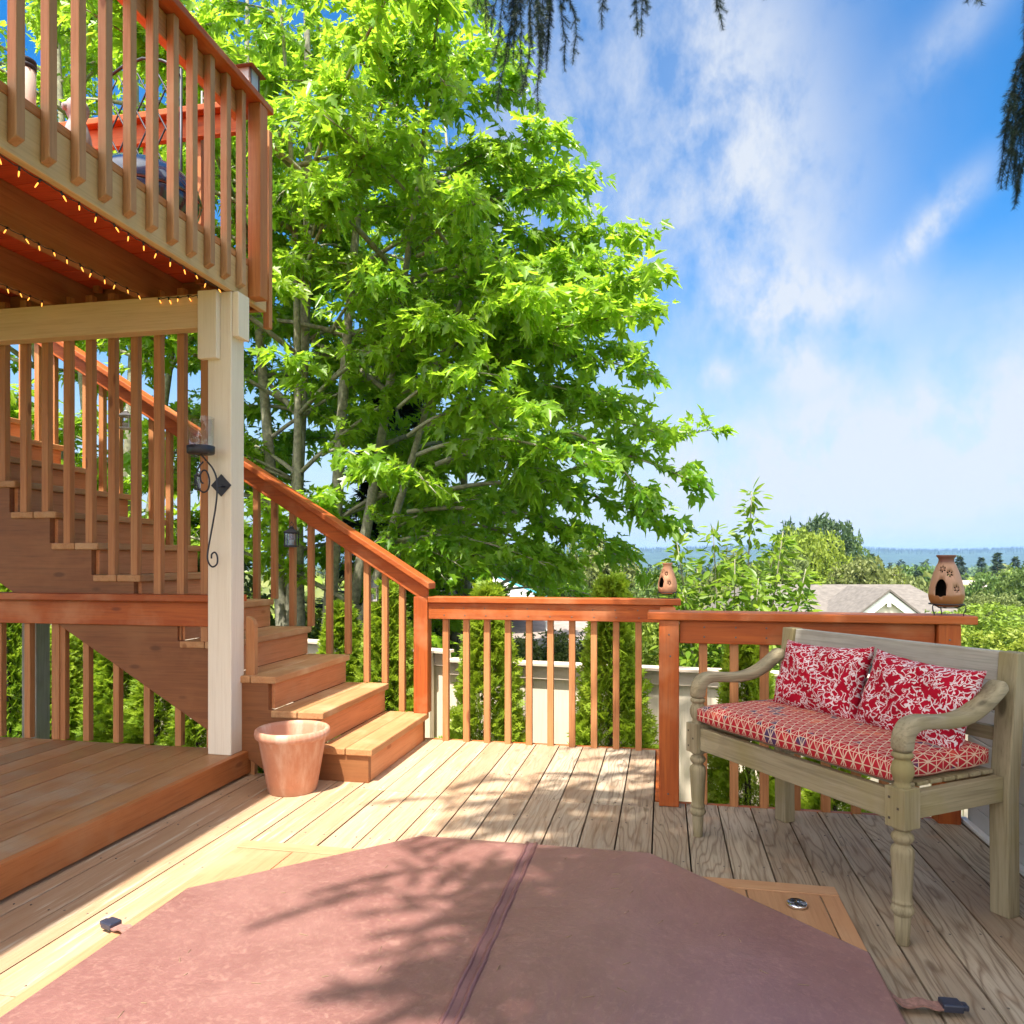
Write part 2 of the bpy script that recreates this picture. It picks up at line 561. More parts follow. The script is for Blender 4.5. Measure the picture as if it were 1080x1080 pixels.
def deck_material():
    m, nt, b, out = nodes('weathered_decking')
    oc = objcoord(nt)
    v = shifted(nt, oc, 9.0)
    a = attr(nt)
    sep = nt.nodes.new('ShaderNodeSeparateXYZ')
    nt.links.new(oc, sep.inputs[0])
    # old worn stain on the left, bare greyed timber on the right
    blot = noise(nt, mapping(nt, oc, (1.2, 0.6, 1)), 2.2, 5, 0.6)
    w = mth(nt, 'ADD', mapr(nt, sep.outputs[0], -1.45, -0.05, 0, 1), mth(nt, 'MULTIPLY', mth(nt, 'SUBTRACT', blot, 0.5), 1.1))
    w = mth(nt, 'ADD', w, mth(nt, 'MULTIPLY', mth(nt, 'SUBTRACT', a, 0.5), 0.45), clamp=True)
    # cathedral grain: rings cut by the board face, stretched lengthwise
    warp = noise(nt, mapping(nt, v, (5.5, 0.75, 5.5)), 1.0, 3, 0.5)
    sepv = nt.nodes.new('ShaderNodeSeparateXYZ')
    nt.links.new(v, sepv.inputs[0])
    rings = mth(nt, 'ADD', mth(nt, 'MULTIPLY', warp, 15.0), mth(nt, 'MULTIPLY', sepv.outputs[0], 26.0))
    tri = mth(nt, 'PINGPONG', rings, 0.5)
    ring = mapr(nt, tri, 0.28, 0.5, 0, 1)
    fi = noise(nt, mapping(nt, v, (140, 5, 140)), 1.0, 4, 0.65)
    g = noise(nt, mapping(nt, v, (20, 1.3, 20)), 1.0, 5, 0.6, 0.6)
    stain = mixc(nt, mapr(nt, g, 0.3, 0.7, 0, 1), (0.52, 0.350, 0.220), (0.45, 0.265, 0.145))
    stain = mixc(nt, mapr(nt, fi, 0.5, 0.8, 0, 0.55), stain, (0.36, 0.19, 0.085))
    stain = mixc(nt, mapr(nt, noise(nt, mapping(nt, v, (30, 1.6, 30)), 1.0, 4, 0.7), 0.56, 0.68, 0, 0.75), stain, (0.66, 0.56, 0.42))
    grey = mixc(nt, mapr(nt, g, 0.3, 0.7, 0, 1), (0.43, 0.355, 0.265), (0.32, 0.255, 0.185))
    grey = mixc(nt, mth(nt, 'MULTIPLY', ring, 0.78), grey, (0.17, 0.115, 0.075))
    grey = mixc(nt, mapr(nt, fi, 0.5, 0.74, 0, 0.85), grey, (0.12, 0.085, 0.06))
    grey = mixc(nt, mapr(nt, noise(nt, v, 5.0, 4, 0.6), 0.58, 0.75, 0, 0.55), grey, (0.46, 0.29, 0.17))
    vo = nt.nodes.new('ShaderNodeTexVoronoi')
    vo.inputs['Scale'].default_value = 1.0
    nt.links.new(mapping(nt, v, (5.5, 2.2, 5.5)), vo.inputs['Vector'])
    grey = mixc(nt, mapr(nt, vo.outputs['Distance'], 0.05, 0.10, 0.8, 0), grey, (0.11, 0.075, 0.05))
    col = mixc(nt, w, stain, grey)
    hs = nt.nodes.new('ShaderNodeHueSaturation')
    nt.links.new(col, hs.inputs['Color'])
    nt.links.new(mapr(nt, a, 0, 1, 0.82, 1.16), hs.inputs['Value'])
    nt.links.new(hs.outputs[0], b.inputs['Base Color'])
    b.inputs['Roughness'].default_value = 0.72
    b.inputs['Specular IOR Level'].default_value = 0.25
    h = mth(nt, 'ADD', mth(nt, 'MULTIPLY', fi, 0.6), mth(nt, 'MULTIPLY', ring, -0.35))
    bump(nt, b, h, 0.45, 0.004)
    return m


def raised_material():
    m, nt, b, out = nodes('raised_decking')
    v = shifted(nt, objcoord(nt), 7)
    g = noise(nt, mapping(nt, v, (18, 1.1, 18)), 1.0, 5, 0.6, 0.8)
    fi = noise(nt, mapping(nt, v, (120, 5, 120)), 1.0, 3, 0.6)
    bl = noise(nt, v, 2.6, 5, 0.62)
    c = mixc(nt, mapr(nt, g, 0.3, 0.7, 0, 1), (0.40, 0.205, 0.085), (0.32, 0.145, 0.058))
    c = mixc(nt, mapr(nt, bl, 0.48, 0.66, 0, 0.75), c, (0.38, 0.29, 0.19))
    c = mixc(nt, mapr(nt, fi, 0.5, 0.8, 0, 0.5), c, (0.14, 0.07, 0.04))
    hs = nt.nodes.new('ShaderNodeHueSaturation')
    nt.links.new(c, hs.inputs['Color'])
    nt.links.new(mapr(nt, attr(nt), 0, 1, 0.8, 1.2), hs.inputs['Value'])
    nt.links.new(hs.outputs[0], b.inputs['Base Color'])
    nt.links.new(mapr(nt, bl, 0.3, 0.7, 0.38, 0.6), b.inputs['Roughness'])
    bump(nt, b, fi, 0.3, 0.003)
    return m


M['deck'] = deck_material()
M['raised'] = raised_material()

# ------------------------------------------------------------------ terrain
def ground_z(x, y):
    r = math.hypot(x, y)
    c, s = math.cos(YAW), math.sin(YAW)
    d = -x * s + y * c
    l = x * c + y * s
    z = -1.45
    if d > 9:
        t = min(1.0, (d - 9) / 60.0)
        z -= 7.5 * t * t * (3 - 2 * t)
        t = min(1.0, max(0.0, (d - 60) / 500.0))
        z -= 20 * t * t * (3 - 2 * t)
    if l < -2 and d > 4:
        z += min(2.2, (-2 - l) * 0.10) * max(0.0, 1 - d / 60.0)
    if r > 700:
        t = min(1.0, (r - 700) / 3500.0)
        z += 30 * t * t
    return z


def build_ground():
    mb = MB()
    rings = [0, 3, 6, 9, 12, 16, 20, 26, 34, 45, 60, 80, 110, 150, 200, 280, 400, 560, 800, 1200, 1800, 2600, 3600, 5200]
    seg = 72
    vs = [(0, 0, ground_z(0, 0))]
    for r in rings[1:]:
        for k in range(seg):
            a = 2 * PI * k / seg
            x, y = r * math.cos(a), r * math.sin(a)
            vs.append((x, y, ground_z(x, y)))
    fs = [(0, 1 + k, 1 + (k + 1) % seg) for k in range(seg)]
    for i in range(len(rings) - 2):
        for k in range(seg):
            k2 = (k + 1) % seg
            fs.append((1 + i * seg + k, 1 + (i + 1) * seg + k, 1 + (i + 1) * seg + k2, 1 + i * seg + k2))
    mb.add(vs, fs, 0.5, 0, True)
    m, nt, b, out = nodes('grassy_ground')
    v = objcoord(nt)
    n = noise(nt, v, 0.35, 8, 0.62)
    n2 = noise(nt, v, 9.0, 6, 0.7)
    c = mixc(nt, mapr(nt, n, 0.35, 0.65, 0, 1), (0.060, 0.115, 0.022), (0.115, 0.165, 0.040))
    c = mixc(nt, mapr(nt, n2, 0.35, 0.75, 0, 0.6), c, (0.10, 0.075, 0.04))
    nt.links.new(c, b.inputs['Base Color'])
    b.inputs['Roughness'].default_value = 0.9
    bump(nt, b, n2, 0.6, 0.05)
    return mb.build('ground', m, kind='structure', fixn=False)


build_ground()

# ------------------------------------------------------------------ decks
def deck_floor():
    mb = MB()
    rg = random.Random(3)
    pitch, w, th = 0.1465, 0.1402, 0.036
    x = -0.0425 - 0.1465 * 15
    k = 0
    while x < 1.285:
        x1 = min(x + w, 1.292)
        far = 4.66 if x1 < -0.02 and x > -1.62 else 3.665
        if x <= -1.62:
            far = 3.74
        cuts = [-1.4]
        if far > 4:
            cuts += [0.9 + 0.37 * (k % 3), 3.578, far]
        else:
            cuts += [0.75 + 0.41 * (k % 4), far] if k % 3 else [1.7, far]
        for a, b in zip(cuts[:-1], cuts[1:]):
            dz = rg.uniform(-0.0012, 0.0012)
            mb.box(x, x1, a + 0.0015, b - 0.0015, -th + dz, dz, rg.random())
        # nail heads, two per board over each joist
        for yj in (0.95, 1.35, 1.75, 2.15, 2.55, 2.95, 3.35, 3.60, 3.98, 4.38):
            if yj < far - 0.02:
                for dx in (0.026, w - 0.026):
                    cx, cy = x + dx + rg.uniform(-.004, .004), yj + rg.uniform(-.012, .012)
                    if cx < x1 - .01:
                        mb.lathe([(0.0042, 0.0), (0.0036, 0.0022)], (cx, cy, 0.0), 8, 0.5, 1)
        x += pitch
        k += 1
    # sub-frame seen down the gaps and along the edges
    mb.box(-2.30, 1.285, -1.4, 3.62, -0.20, -0.045, 0.5, 2)
    mb.box(-1.60, 0.0, 3.62, 4.62, -0.20, -0.045, 0.5, 2)
    o = mb.build('deck_floor', [M['deck'], M['nail'], M['dark']], kind='structure', bevel=0.003)
    tag(o, 'weathered plank deck floor around the spa cover')
    # rim boards
    mb = MB()
    mb.box(0.015, 1.29, 3.668, 3.702, -0.25, -0.002)
    mb.box(-1.60, 0.012, 4.663, 4.70, -0.25, -0.002)
    mb.box(-0.0405, -0.004, 3.703, 4.6625, -0.25, -0.003)
    mb.build('deck_rim', M['stainX'], kind='structure', bevel=0.003)
    return o


deck_floor()

RZ = 0.131


def raised_deck():
    mb = MB()
    rg = random.Random(11)
    x = -2.2015
    k = 0
    while x > -6.2:
        x0 = x - 0.141
        mb.box(x0, x, -1.4, 3.702, RZ - 0.036, RZ + rg.uniform(-.001, .001), rg.random())
        x -= 0.146
    mb.build('raised_deck_floor', M['raised'], kind='structure', bevel=0.003)
    mb = MB()
    mb.box(-2.2, -2.165, -1.4, 3.704, 0.014, RZ + 0.0015, 0.3)
    mb.box(-6.2, -2.203, 3.704, 3.738, -0.25, RZ - 0.040, 0.7)
    t = mb.build('raised_deck_fascia', M['tanY'], kind='structure', bevel=0.003)
    return t


raised_deck()

# ------------------------------------------------------------------ railings
def baluster_proto(name, h, mat, parent, s=0.038, cut=0.0):
    mb = MB()
    a = s / 2
    vs = [(-a, -a, 0), (a, -a, cut), (a, a, cut), (-a, a, 0), (-a, -a, h), (a, -a, h), (a, a, h), (-a, a, h)]
    mb.add(vs, [(0, 3, 2, 1), (4, 5, 6, 7), (0, 1, 5, 4), (1, 2, 6, 5), (2, 3, 7, 6), (3, 0, 4, 7)])
    return mb.build(name, mat, parent, 0.003, local=True)


def place_balusters(parent, pts, h, mat, cut=0.0):
    """pts in the parent's frame (the base of each baluster)"""
    p = baluster_proto('baluster', h, mat, parent, cut=cut)
    p.location = pts[0]
    for q in pts[1:]:
        dup(p, parent, q)


# far rail between stair newel and corner, with its return to the front corner post
def screws(parent, pts, axis):
    """round screw heads on faces that look towards -y"""
    mb = MB()
    ring = [(.0045 * math.cos(k * PI / 4), .0045 * math.sin(k * PI / 4)) for k in range(8)]
    vs = [(u, -.0012, w) for u, w in ring] + [(u * .5, -.0020, w * .5) for u, w in ring] + [(u, .001, w) for u, w in ring]
    mb.add(vs, [tuple(range(8, 16))] + [(k, (k + 1) % 8, 8 + (k + 1) % 8, 8 + k) for k in range(8)] + [(16 + k, 16 + (k + 1) % 8, (k + 1) % 8, k) for k in range(8)])
    o = mb.build('screw', M['nail'], parent, local=True)
    loc = [Vector(p) - parent.location for p in pts]
    o.location = loc[0]
    for q in loc[1:]:
        dup(o, parent, q)


def rail_far():
    t = thing('deck_railing', 'sunlit red-brown railing along the far deck edge beside the stair foot', 'railing', (-0.75, 4.62, 0))
    mb = MB(); mb.box(-1.455, 0.10, 4.565, 4.70, 0.878, 0.915, 0.4)
    mb.build('top_rail', M['stainX'], t, 0.005)
    mb = MB(); mb.box(-1.455, 0.055, 4.585, 4.623, 0.775, 0.8775, 0.6)
    mb.build('rail_beam', M['stainX'], t, 0.004)
    xs = [-1.355 + 0.134 * i for i in range(10)]
    place_balusters(t, [(x + 0.75, 0.023, -0.02) for x in xs], 0.798, M['brownZ'])
    mb = MB(); mb.box(-0.022, 0.066, 3.76, 4.56, 0.842, 0.872, 0.4)
    mb.build('return_rail', M['stainY'], t, 0.004)
    screws(t, [(-1.355 + 0.134 * i + dx_, 4.585, z_) for i in range(10) for dx_, z_ in ((0.004, .80), (-0.003, .845))], (0, -1, 0))
    p = baluster_proto('return_baluster', 0.85, M['brownZ'], t)
    ys = [3.85 + 0.14 * i for i in range(6)]
    p.location = (0.75 + 0.022, ys[0] - 4.62, -0.008)
    for y in ys[1:]:
        dup(p, t, (0.75 + 0.022, y - 4.62, -0.008))


def rail_near():
    t = thing('deck_railing', 'shaded dark red railing behind the bench with thick corner post', 'railing', (0.62, 3.65, 0))
    mb = MB(); mb.box(-0.074, 1.325, 3.585, 3.755, 0.868, 0.905, 0.35)
    mb.build('top_rail', M['stainX'], t, 0.005)
    mb = MB(); mb.box(0.072, 1.17, 3.632, 3.670, 0.758, 0.8675, 0.6)
    mb.build('rail_beam', M['stainX'], t, 0.004)
    mb = MB(); mb.box(-0.022, 0.070, 3.600, 3.692, 0.0, 0.8675, 0.5)
    p = mb.build('corner_post', M['stainZ'], t, 0.005)
    mb = MB(); mb.box(1.172, 1.264, 3.600, 3.692, -0.1, 0.8675, 0.5)
    mb.build('corner_post', M['stainZ'], t, 0.005)
    screws(t, [(0.024, 3.600, .80), (0.030, 3.600, .70), (0.02, 3.60, .06), (1.218, 3.60, .80)] + [(x_ + .003, 3.632, z_) for x_ in (0.182, 0.323, 0.458, 0.598) for z_ in (.79, .835)], (0, -1, 0))
    xs = [0.182, 0.323, 0.458, 0.598, 0.727, 0.857, 0.976, 1.10]
    place_balusters(t, [(x - 0.62, 0.039, -0.03) for x in xs], 0.79, M['brownZ'])


def rail_raised():
    t = thing('deck_railing', 'low red railing on the raised platform left of the cream post', 'railing', (-3.0, 3.69, RZ))
    mb = MB(); mb.box(-6.1, -2.205, 3.60, 3.735, 0.925, 0.962, 0.4)
    mb.build('top_rail', M['stainX'], t, 0.004)
    mb = MB(); mb.box(-6.1, -2.205, 3.655, 3.692, 0.79, 0.9245, 0.6)
    mb.build('rail_beam', M['stainX'], t, 0.004)
    xs = [-2.402 - 0.192 * i for i in range(14)]
    place_balusters(t, [(x + 3.0, 0.0215, 0.002) for x in xs if True], 0.79 - RZ + 0.0 + 0.06, M['brownZ'])
    mb = MB(); mb.box(-3.40, -3.31, 3.70, 3.735, RZ, 0.92)
    mb.build('rail_post', M['brownZ'], t, 0.004)
    mb = MB()
    mb.prism([(-2.145, -0.02), (-2.145, 0.80), (-2.155, 0.825), (-2.175, 0.84), (-2.198, 0.845), (-2.198, -0.02)], lambda a, b, c: (a, c, b), 3.706, 3.742)
    mb.build('end_board', M['brownZ'], t, 0.004)


rail_far(); rail_near(); rail_raised()

# ------------------------------------------------------------------ staircase
NX, RUN, RISE = -1.464, 0.268, 0.1775
SY0, SY1 = 3.675, 4.63


def stairs():
    t = thing('staircase', 'wooden staircase of stained treads climbing left to the upper deck', 'staircase', (-1.47, 4.15, 0))
    n = 14
    for k in range(n):
        x = NX - RUN * k
        z = RISE * (k + 1)
        mb = MB()
        rg = random.Random(k)
        mb.box(x - 0.145, x, SY0 - 0.012, SY1, z - 0.038, z, rg.random())
        mb.box(x - RUN - 0.028, x - 0.149, SY0 - 0.012, SY1, z - 0.038, z - 0.001, rg.random())
        mb.build('tread', M['tread'], t, 0.006)
        mb = MB()
        mb.box(x - 0.048, x - 0.026, SY0 + 0.035, SY1 - 0.005, z - RISE + 0.0005, z - 0.0385, rg.random())
        mb.build('riser', M['riser'], t, 0.002)
    # stringers: saw-toothed
    for (ya, yb) in ((SY0 + 0.002, SY0 + 0.040), (SY1 - 0.045, SY1 - 0.007)):
        poly = []
        for k in range(n):
            x = NX - RUN * k - 0.0485
            if k == 0:
                x = NX - 0.024
            poly.append((x, RISE * k if k else 0.0))
            poly.append((x, RISE * (k + 1) - 0.0388))
        poly.append((NX - RUN * n - 0.0485, RISE * n - 0.0388))
        lx = NX - RUN * n - 0.0485
        poly.append((lx, RISE * n - 0.55))
        poly.append((NX - 0.55, 0.0))
        mb = MB()
        mb.prism(poly, lambda a, b, c: (a, c, b), ya, yb)
        mb.build('stringer', M['stringX'], t, 0.002)
    return t


stairs()


def stair_rail_far():
    t = thing('stair_railing', 'sloping sunlit orange handrail with square balusters beside the maple', 'railing', (-1.5, 4.62, 0))
    sl = RISE / RUN * 0.945
    mb = MB(); mb.box(-1.553, -1.461, 4.585, 4.675, RISE, 0.915)
    mb.build('newel_post', M['stainZ'], t, 0.004)
    # handrail: cap on a beam, both sloping
    def line(x, z0): return z0 + (-1.44 - x) * sl
    for nm, z0, h, ya, yb in (('handrail', 0.962, 0.040, 4.545, 4.69), ('handrail_beam', 0.856, 0.105, 4.588, 4.626)):
        mb = MB()
        x0, x1 = -1.44, -5.3
        if nm == 'handrail_beam': x0 = -1.463
        mb.prism([(x0, line(x0, z0)), (x1, line(x1, z0)), (x1, line(x1, z0 + h)), (x0, line(x0, z0 + h))], lambda a, b, c: (a, c, b), ya, yb)
        mb.build(nm, M['stainX'], t, 0.005)
    xs = [-1.527 - 0.001, -1.647, -1.763, -1.888, -2.019, -2.149, -2.28, -2.41, -2.542, -2.672] + [-2.672 - 0.131 * i for i in range(1, 15)]
    for i, x in enumerate(xs):
        if i == 0:
            continue
        k = int((NX - x) / RUN)
        zb = RISE * (k + 1) if (NX - x - k * RUN) > 0.0 else RISE * k
        zb = max(zb, RISE)
        zt = line(x, 0.86)
        mb = MB()
        a = 0.019
        y = 4.6115
        dz = a * sl
        vs = [(x - a, y - a + .0345, zb), (x + a, y - a + .0345, zb), (x + a, y + a + .0345, zb), (x - a, y + a + .0345, zb),
              (x - a, y - a + .0345, zt + dz + .09), (x + a, y - a + .0345, zt - dz + .09), (x + a, y + a + .0345, zt - dz + .09), (x - a, y + a + .0345, zt + dz + .09)]
        mb.add(vs, [(0, 3, 2, 1), (4, 5, 6, 7), (0, 1, 5, 4), (1, 2, 6, 5), (2, 3, 7, 6), (3, 0, 4, 7)])
        mb.build('baluster', M['brownZ'], t, 0.003)


stair_rail_far()


def stair_screen():
    """tall balusters from the near stringer up to the deck above"""
    t = thing('baluster_screen', 'tall screen of square balusters under the cream beam left of the post', 'railing', (-3.0, 3.65, 0.6))
    xs = [-2.423 - 0.1424 * i for i in range(18)]
    for x in xs:
        k = int((NX - x) / RUN)
        zb = RISE * (k + 1)
        mb = MB()
        mb.box(x - 0.0215, x + 0.0215, 3.674, 3.712, zb - 0.004, 2.62)
        mb.build('baluster', M['brownZ'], t, 0.003)


stair_screen()

# ------------------------------------------------------------------ upper deck
UX, UZ0, UZ1 = -2.2, 2.545, 2.735


def upper_deck():
    t = thing('upper_deck', 'upper deck on a cream post, its red board underside hung with lights', 'deck', (-2.27, 3.63, RZ))
    mb = MB(); mb.box(UX - 0.038, UX, -1.2, 3.93, UZ0, UZ1, 0.5)
    mb.build('fascia', M['fasciaY'], t, 0.004)
    mb = MB()
    rg = random.Random(5)
    y = -1.2
    while y < 3.93:
        mb.box(-6.2, UX - 0.040, y, y + 0.141, UZ1 + 0.0, UZ1 + 0.036, rg.random())
        y += 0.146
    mb.build('floor_boards', M['redboard'], t, 0.003)
    mb = MB(); mb.box(UX - 0.038, UX + 0.002, -1.2, 3.93, UZ1 + 0.001, UZ1 + 0.036, 0.5)
    mb.build('edge_board', M['brownY'], t, 0.003)
    for x in (-2.70, -3.28, -3.86, -4.5, -5.2):
        mb = MB(); mb.box(x - 0.07, x, -1.2, 3.888, UZ0 + 0.002, UZ1 - 0.0005, rg.random())
        mb.build('joist', M['joistY'], t, 0.004)
    mb = MB(); mb.box(-6.2, UX - 0.04, 3.89, 3.93, UZ0 + 0.002, UZ1 - 0.001)
    mb.build('end_joist', M['joistX'], t, 0.004)
    mb = MB(); mb.box(-6.2, -2.372, 3.575, 3.66, 2.365, 2.543)
    mb.build('beam', M['beamX'], t, 0.005)
    mb = MB(); mb.box(-2.337, -2.202, 3.575, 3.70, RZ, 2.5435)
    p = mb.build('support_post', M['post'], t, 0.005)
    mb = MB(); mb.box(-2.370, -2.262, 3.535, 3.574, 2.19, 2.5435)
    mb.build('post_bracket', M['post'], t, 0.004)
    mb = MB(); mb.box(-2.2015, -2.165, 3.585, 3.69, 2.31, 2.5435)
    mb.build('post_bracket', M['post'], t, 0.004)


upper_deck()


def upper_rail():
    t = thing('balcony_railing', 'brown balcony railing seen from below at the upper left', 'railing', (-2.18, 2.8, UZ1))
    mb = MB(); mb.box(-2.262, -2.118, -1.2, 3.865, 3.610, 3.646, 0.4)
    mb.build('top_rail', M['stainY'], t, 0.005)
    mb = MB(); mb.box(-2.246, -2.2005, -1.2, 3.70, 3.49, 3.6095, 0.7)
    mb.build('rail_beam', M['brownY'], t, 0.004)
    ys = [3.632 - 0.1412 * i for i in range(18)]
    pts = []
    for y in ys:
        pts.append((-2.180 + 2.18, y - 2.8, 2.575 - UZ1))
    p = baluster_proto('baluster', 3.6095 - 2.575, M['paleZ'], t, cut=0.02)
    p.location = pts[0]
    for q in pts[1:]:
        dup(p, t, q)
    mb = MB(); mb.box(-2.199, -2.125, 3.73, 3.81, 2.562, 3.6095)
    mb.build('corner_post', M['tanZ'], t, 0.005)
    # end rail across the far side of the upper deck
    mb = MB(); mb.box(-4.0, -2.27, 3.74, 3.88, 3.612, 3.648, 0.3)
    mb.build('end_top_rail', M['stainX'], t, 0.005)
    mb = MB(); mb.box(-4.0, -2.27, 3.79, 3.83, 3.50, 3.6115, 0.6)
    mb.build('end_rail_beam', M['stainX'], t, 0.004)
    for i in range(10):
        x = -2.40 - 0.165 * i
        mb = MB(); mb.box(x - .019, x + .019, 3.831, 3.869, 2.70 if i else 2.45, 3.6105)
        mb.build('end_baluster', M['tanZ'], t, 0.003)
    mb = MB(); mb.box(-2.225, -2.187, 3.935, 3.973, 2.46, 3.58)
    mb.build('end_baluster', M['brownZ'], t, 0.003)


upper_rail()
# ------------------------------------------------------------------ low wall at the right deck edge
def low_wall():
    t = thing('low_wall', 'low pale grey board wall along the right deck edge behind the bench', 'wall', (1.31, 2.4, 0))
    mb = MB()
    rg = random.Random(9)
    z = -0.2
    while z < 0.66:
        mb.box(1.302, 1.335, -1.0, 3.64, z, z + 0.144, rg.random()); z += 0.147
    mb.build('boards', plain('pale_grey_paint', (0.42, 0.43, 0.43), 0.6, var=0.05, scale=4), t, 0.004)
    mb = MB(); mb.box(1.296, 1.345, -1.0, 3.64, 0.685, 0.71)
    mb.build('cap', plain('white_paint', (0.72, 0.70, 0.66), 0.5, var=0.05), t, 0.004)
    mb = MB(); mb.box(1.274, 1.3005, -1.0, 3.655, 0.004, 0.022)
    mb.build('base_trim', plain('white_trim', (0.62, 0.62, 0.60), 0.5, var=0.08), t, 0.003)


low_wall()

# ------------------------------------------------------------------ spa cover, sunken in the deck
M['piping'] = plain('maroon_piping', (0.20, 0.09, 0.085), 0.35, spec=0.6)


def spa():
    s = thing('spa_surround', 'square of peach cedar boards framing the hot tub cover', 'tub surround', (-0.5, 1.75, 0))
    rg = random.Random(21)
    mb = MB(); mb.box(-1.66, 0.583, 2.735, 2.806, 0.002, 0.012, 0.6)
    x = -1.66
    mb.build('border_board', M['peach'], s, 0.002)
    mb = MB()
    while x < 0.58:
        x1 = min(x + 0.24, 0.583)
        mb.box(x + .001, x1 - .001, 0.7, 2.733, 0.0015, 0.0095 + rg.uniform(-.0008, .0008), rg.random())
        x += 0.2425
    mb.build('boards', M['peachY'], s, 0.002)

    t = thing('spa_cover', 'octagonal folding maroon vinyl hot tub cover lying on the deck', 'tub cover', (-0.5, 1.75, 0))
    m, nt, b, out = nodes('maroon_vinyl')
    v = objcoord(nt)
    n = noise(nt, v, 5.0, 6, 0.62)
    n2 = noise(nt, v, 46.0, 4, 0.72, 1.2)
    n3 = noise(nt, v, 420.0, 2, 0.5)
    c = mixc(nt, mapr(nt, n, 0.3, 0.7, 0, 1), (0.200, 0.086, 0.076), (0.258, 0.120, 0.106))
    n4 = noise(nt, v, 1.7, 6, 0.68, 0.6)
    c = mixc(nt, mapr(nt, n4, 0.50, 0.66, 0, 0.22), c, (0.33, 0.185, 0.155))
    c = mixc(nt, mapr(nt, noise(nt, v, 11.0, 7, 0.72, 0.4), 0.60, 0.72, 0, 0.45), c, (0.17, 0.085, 0.075))
    c = mixc(nt, mapr(nt, n2, 0.50, 0.70, 0, 0.50), c, (0.40, 0.225, 0.175))
    nt.links.new(c, b.inputs['Base Color'])
    nt.links.new(mapr(nt, n2, 0.3, 0.7, 0.34, 0.48), b.inputs['Roughness'])
    b.inputs['Specular IOR Level'].default_value = 0.9
    b.inputs['Coat Weight'].default_value = 0.55
    b.inputs['Coat Roughness'].default_value = 0.38
    h = mth(nt, 'ADD', mth(nt, 'MULTIPLY', n3, 0.25), mth(nt, 'MULTIPLY', n4, 6.0))
    h = mth(nt, 'ADD', h, mth(nt, 'MULTIPLY', noise(nt, mapping(nt, v, (9, 2.0, 1)), 1.0, 3, 0.5, 0.8), 1.2))
    bump(nt, b, h, 0.35, 0.006)
    vin = m
    cx, hw, cut, yf, yn = -0.495, 1.055, 0.61, 2.865, 0.755

    def half(sign, name):
        # pillow-topped slab: inner edge at the fold, outer edge octagonal
        inner = cx + sign * 0.012
        xo = cx + sign * hw
        poly = [(inner, yn), (xo - sign * cut, yn), (xo, yn + cut), (xo, yf - cut), (xo - sign * cut, yf), (inner, yf)]
        bm = bmesh.new()
        vs = [bm.verts.new((x, y, 0.012)) for x, y in poly]
        f = bm.faces.new(vs)
        r = bmesh.ops.extrude_face_region(bm, geom=[f])
        top = [e for e in r['geom'] if isinstance(e, bmesh.types.BMVert)]
        for vv in top: vv.co.z = 0.062
        bmesh.ops.recalc_face_normals(bm, faces=bm.faces)
        bmesh.ops.subdivide_edges(bm, edges=bm.edges, cuts=5, use_grid_fill=True)
        bmesh.ops.triangulate(bm, faces=[q for q in bm.faces if len(q.verts) > 4])
        me = bpy.data.meshes.new(name)
        bm.to_mesh(me); bm.free()
        me.materials.append(vin)
        me.transform(Matrix.Translation((0.5, -1.75, 0)))
        o = bpy.data.objects.new(name, me); COL.objects.link(o); o.parent = t
        bv = o.modifiers.new('bevel', 'BEVEL'); bv.width = 0.014; bv.segments = 4; bv.limit_method = 'ANGLE'; bv.angle_limit = R(50)
        return o
    half(-1, 'cover_panel'); half(1, 'cover_panel')
    for sg in (-1, 1):
        inn, xo, e = cx + sg * .05, cx + sg * (hw - .004), .004
        ring = [(inn, yf - e), (xo - sg * (cut - e * .4), yf - e), (xo, yf - cut + e * .4), (xo, yn + cut), (xo - sg * cut, yn + e), (inn, yn + e)]
        mb = MB()
        for a_, b_ in zip(ring[:-1], ring[1:]):
            mb.tube([(a_[0], a_[1], .054), ((a_[0] + b_[0]) / 2, (a_[1] + b_[1]) / 2, .0535), (b_[0], b_[1], .054)], .0065, 8)
        mb.build('edge_piping', M['piping'], t)
    mb = MB()
    for sx, rr in ((-0.017, 0.0075), (0.017, 0.0075)):
        pts = [(cx + sx + 0.0015 * math.sin(i * 1.7), yn + (yf - yn) * i / 40, 0.063 + 0.0015 * math.sin(i * 0.9)) for i in range(41)]
        mb.tube(pts, rr, 8)
    mb.build('fold_piping', M['piping'], t)
    mb = MB()
    xs = [(-0.012, 0.0645), (0.012, 0.0645), (0.010, 0.061), (-0.010, 0.061)]
    mb.prism(xs, lambda a, c, y: (cx + a, y, c), yn, yf)
    mb.build('fold_hinge', plain('hinge_vinyl', (0.20, 0.10, 0.10), 0.45), t)
    # lock straps
    web = plain('strap_webbing', (0.30, 0.16, 0.13), 0.75, scale=90, var=0.3)
    buck = plain('dark_buckle', (0.03, 0.035, 0.06), 0.35, spec=0.6)

    def strap(p0, p1, nm):
        p0, p1 = Vector(p0), Vector(p1)
        d = (p1 - p0).normalized()
        side = Vector((-d.y, d.x, 0)).normalized()
        mb = MB()
        n = 12
        vs = []
        for i in range(n + 1):
            q = p0.lerp(p1, i / n)
            z = 0.019 + 0.004 * math.sin(i * 1.1) + (0.03 * max(0, 1 - i / 2.5))
            for s_, dz in ((-.019, 0), (.019, 0), (.019, .004), (-.019, .004)):
                qq = q + side * s_
                vs.append((qq.x, qq.y, z + dz))
        fs = []
        for i in range(n):
            for k in range(4):
                k2 = (k + 1) % 4
                fs.append((i * 4 + k, i * 4 + k2, i * 4 + 4 + k2, i * 4 + 4 + k))
        fs += [(3, 2, 1, 0), (n * 4, n * 4 + 1, n * 4 + 2, n * 4 + 3)]
        mb.add(vs, fs)
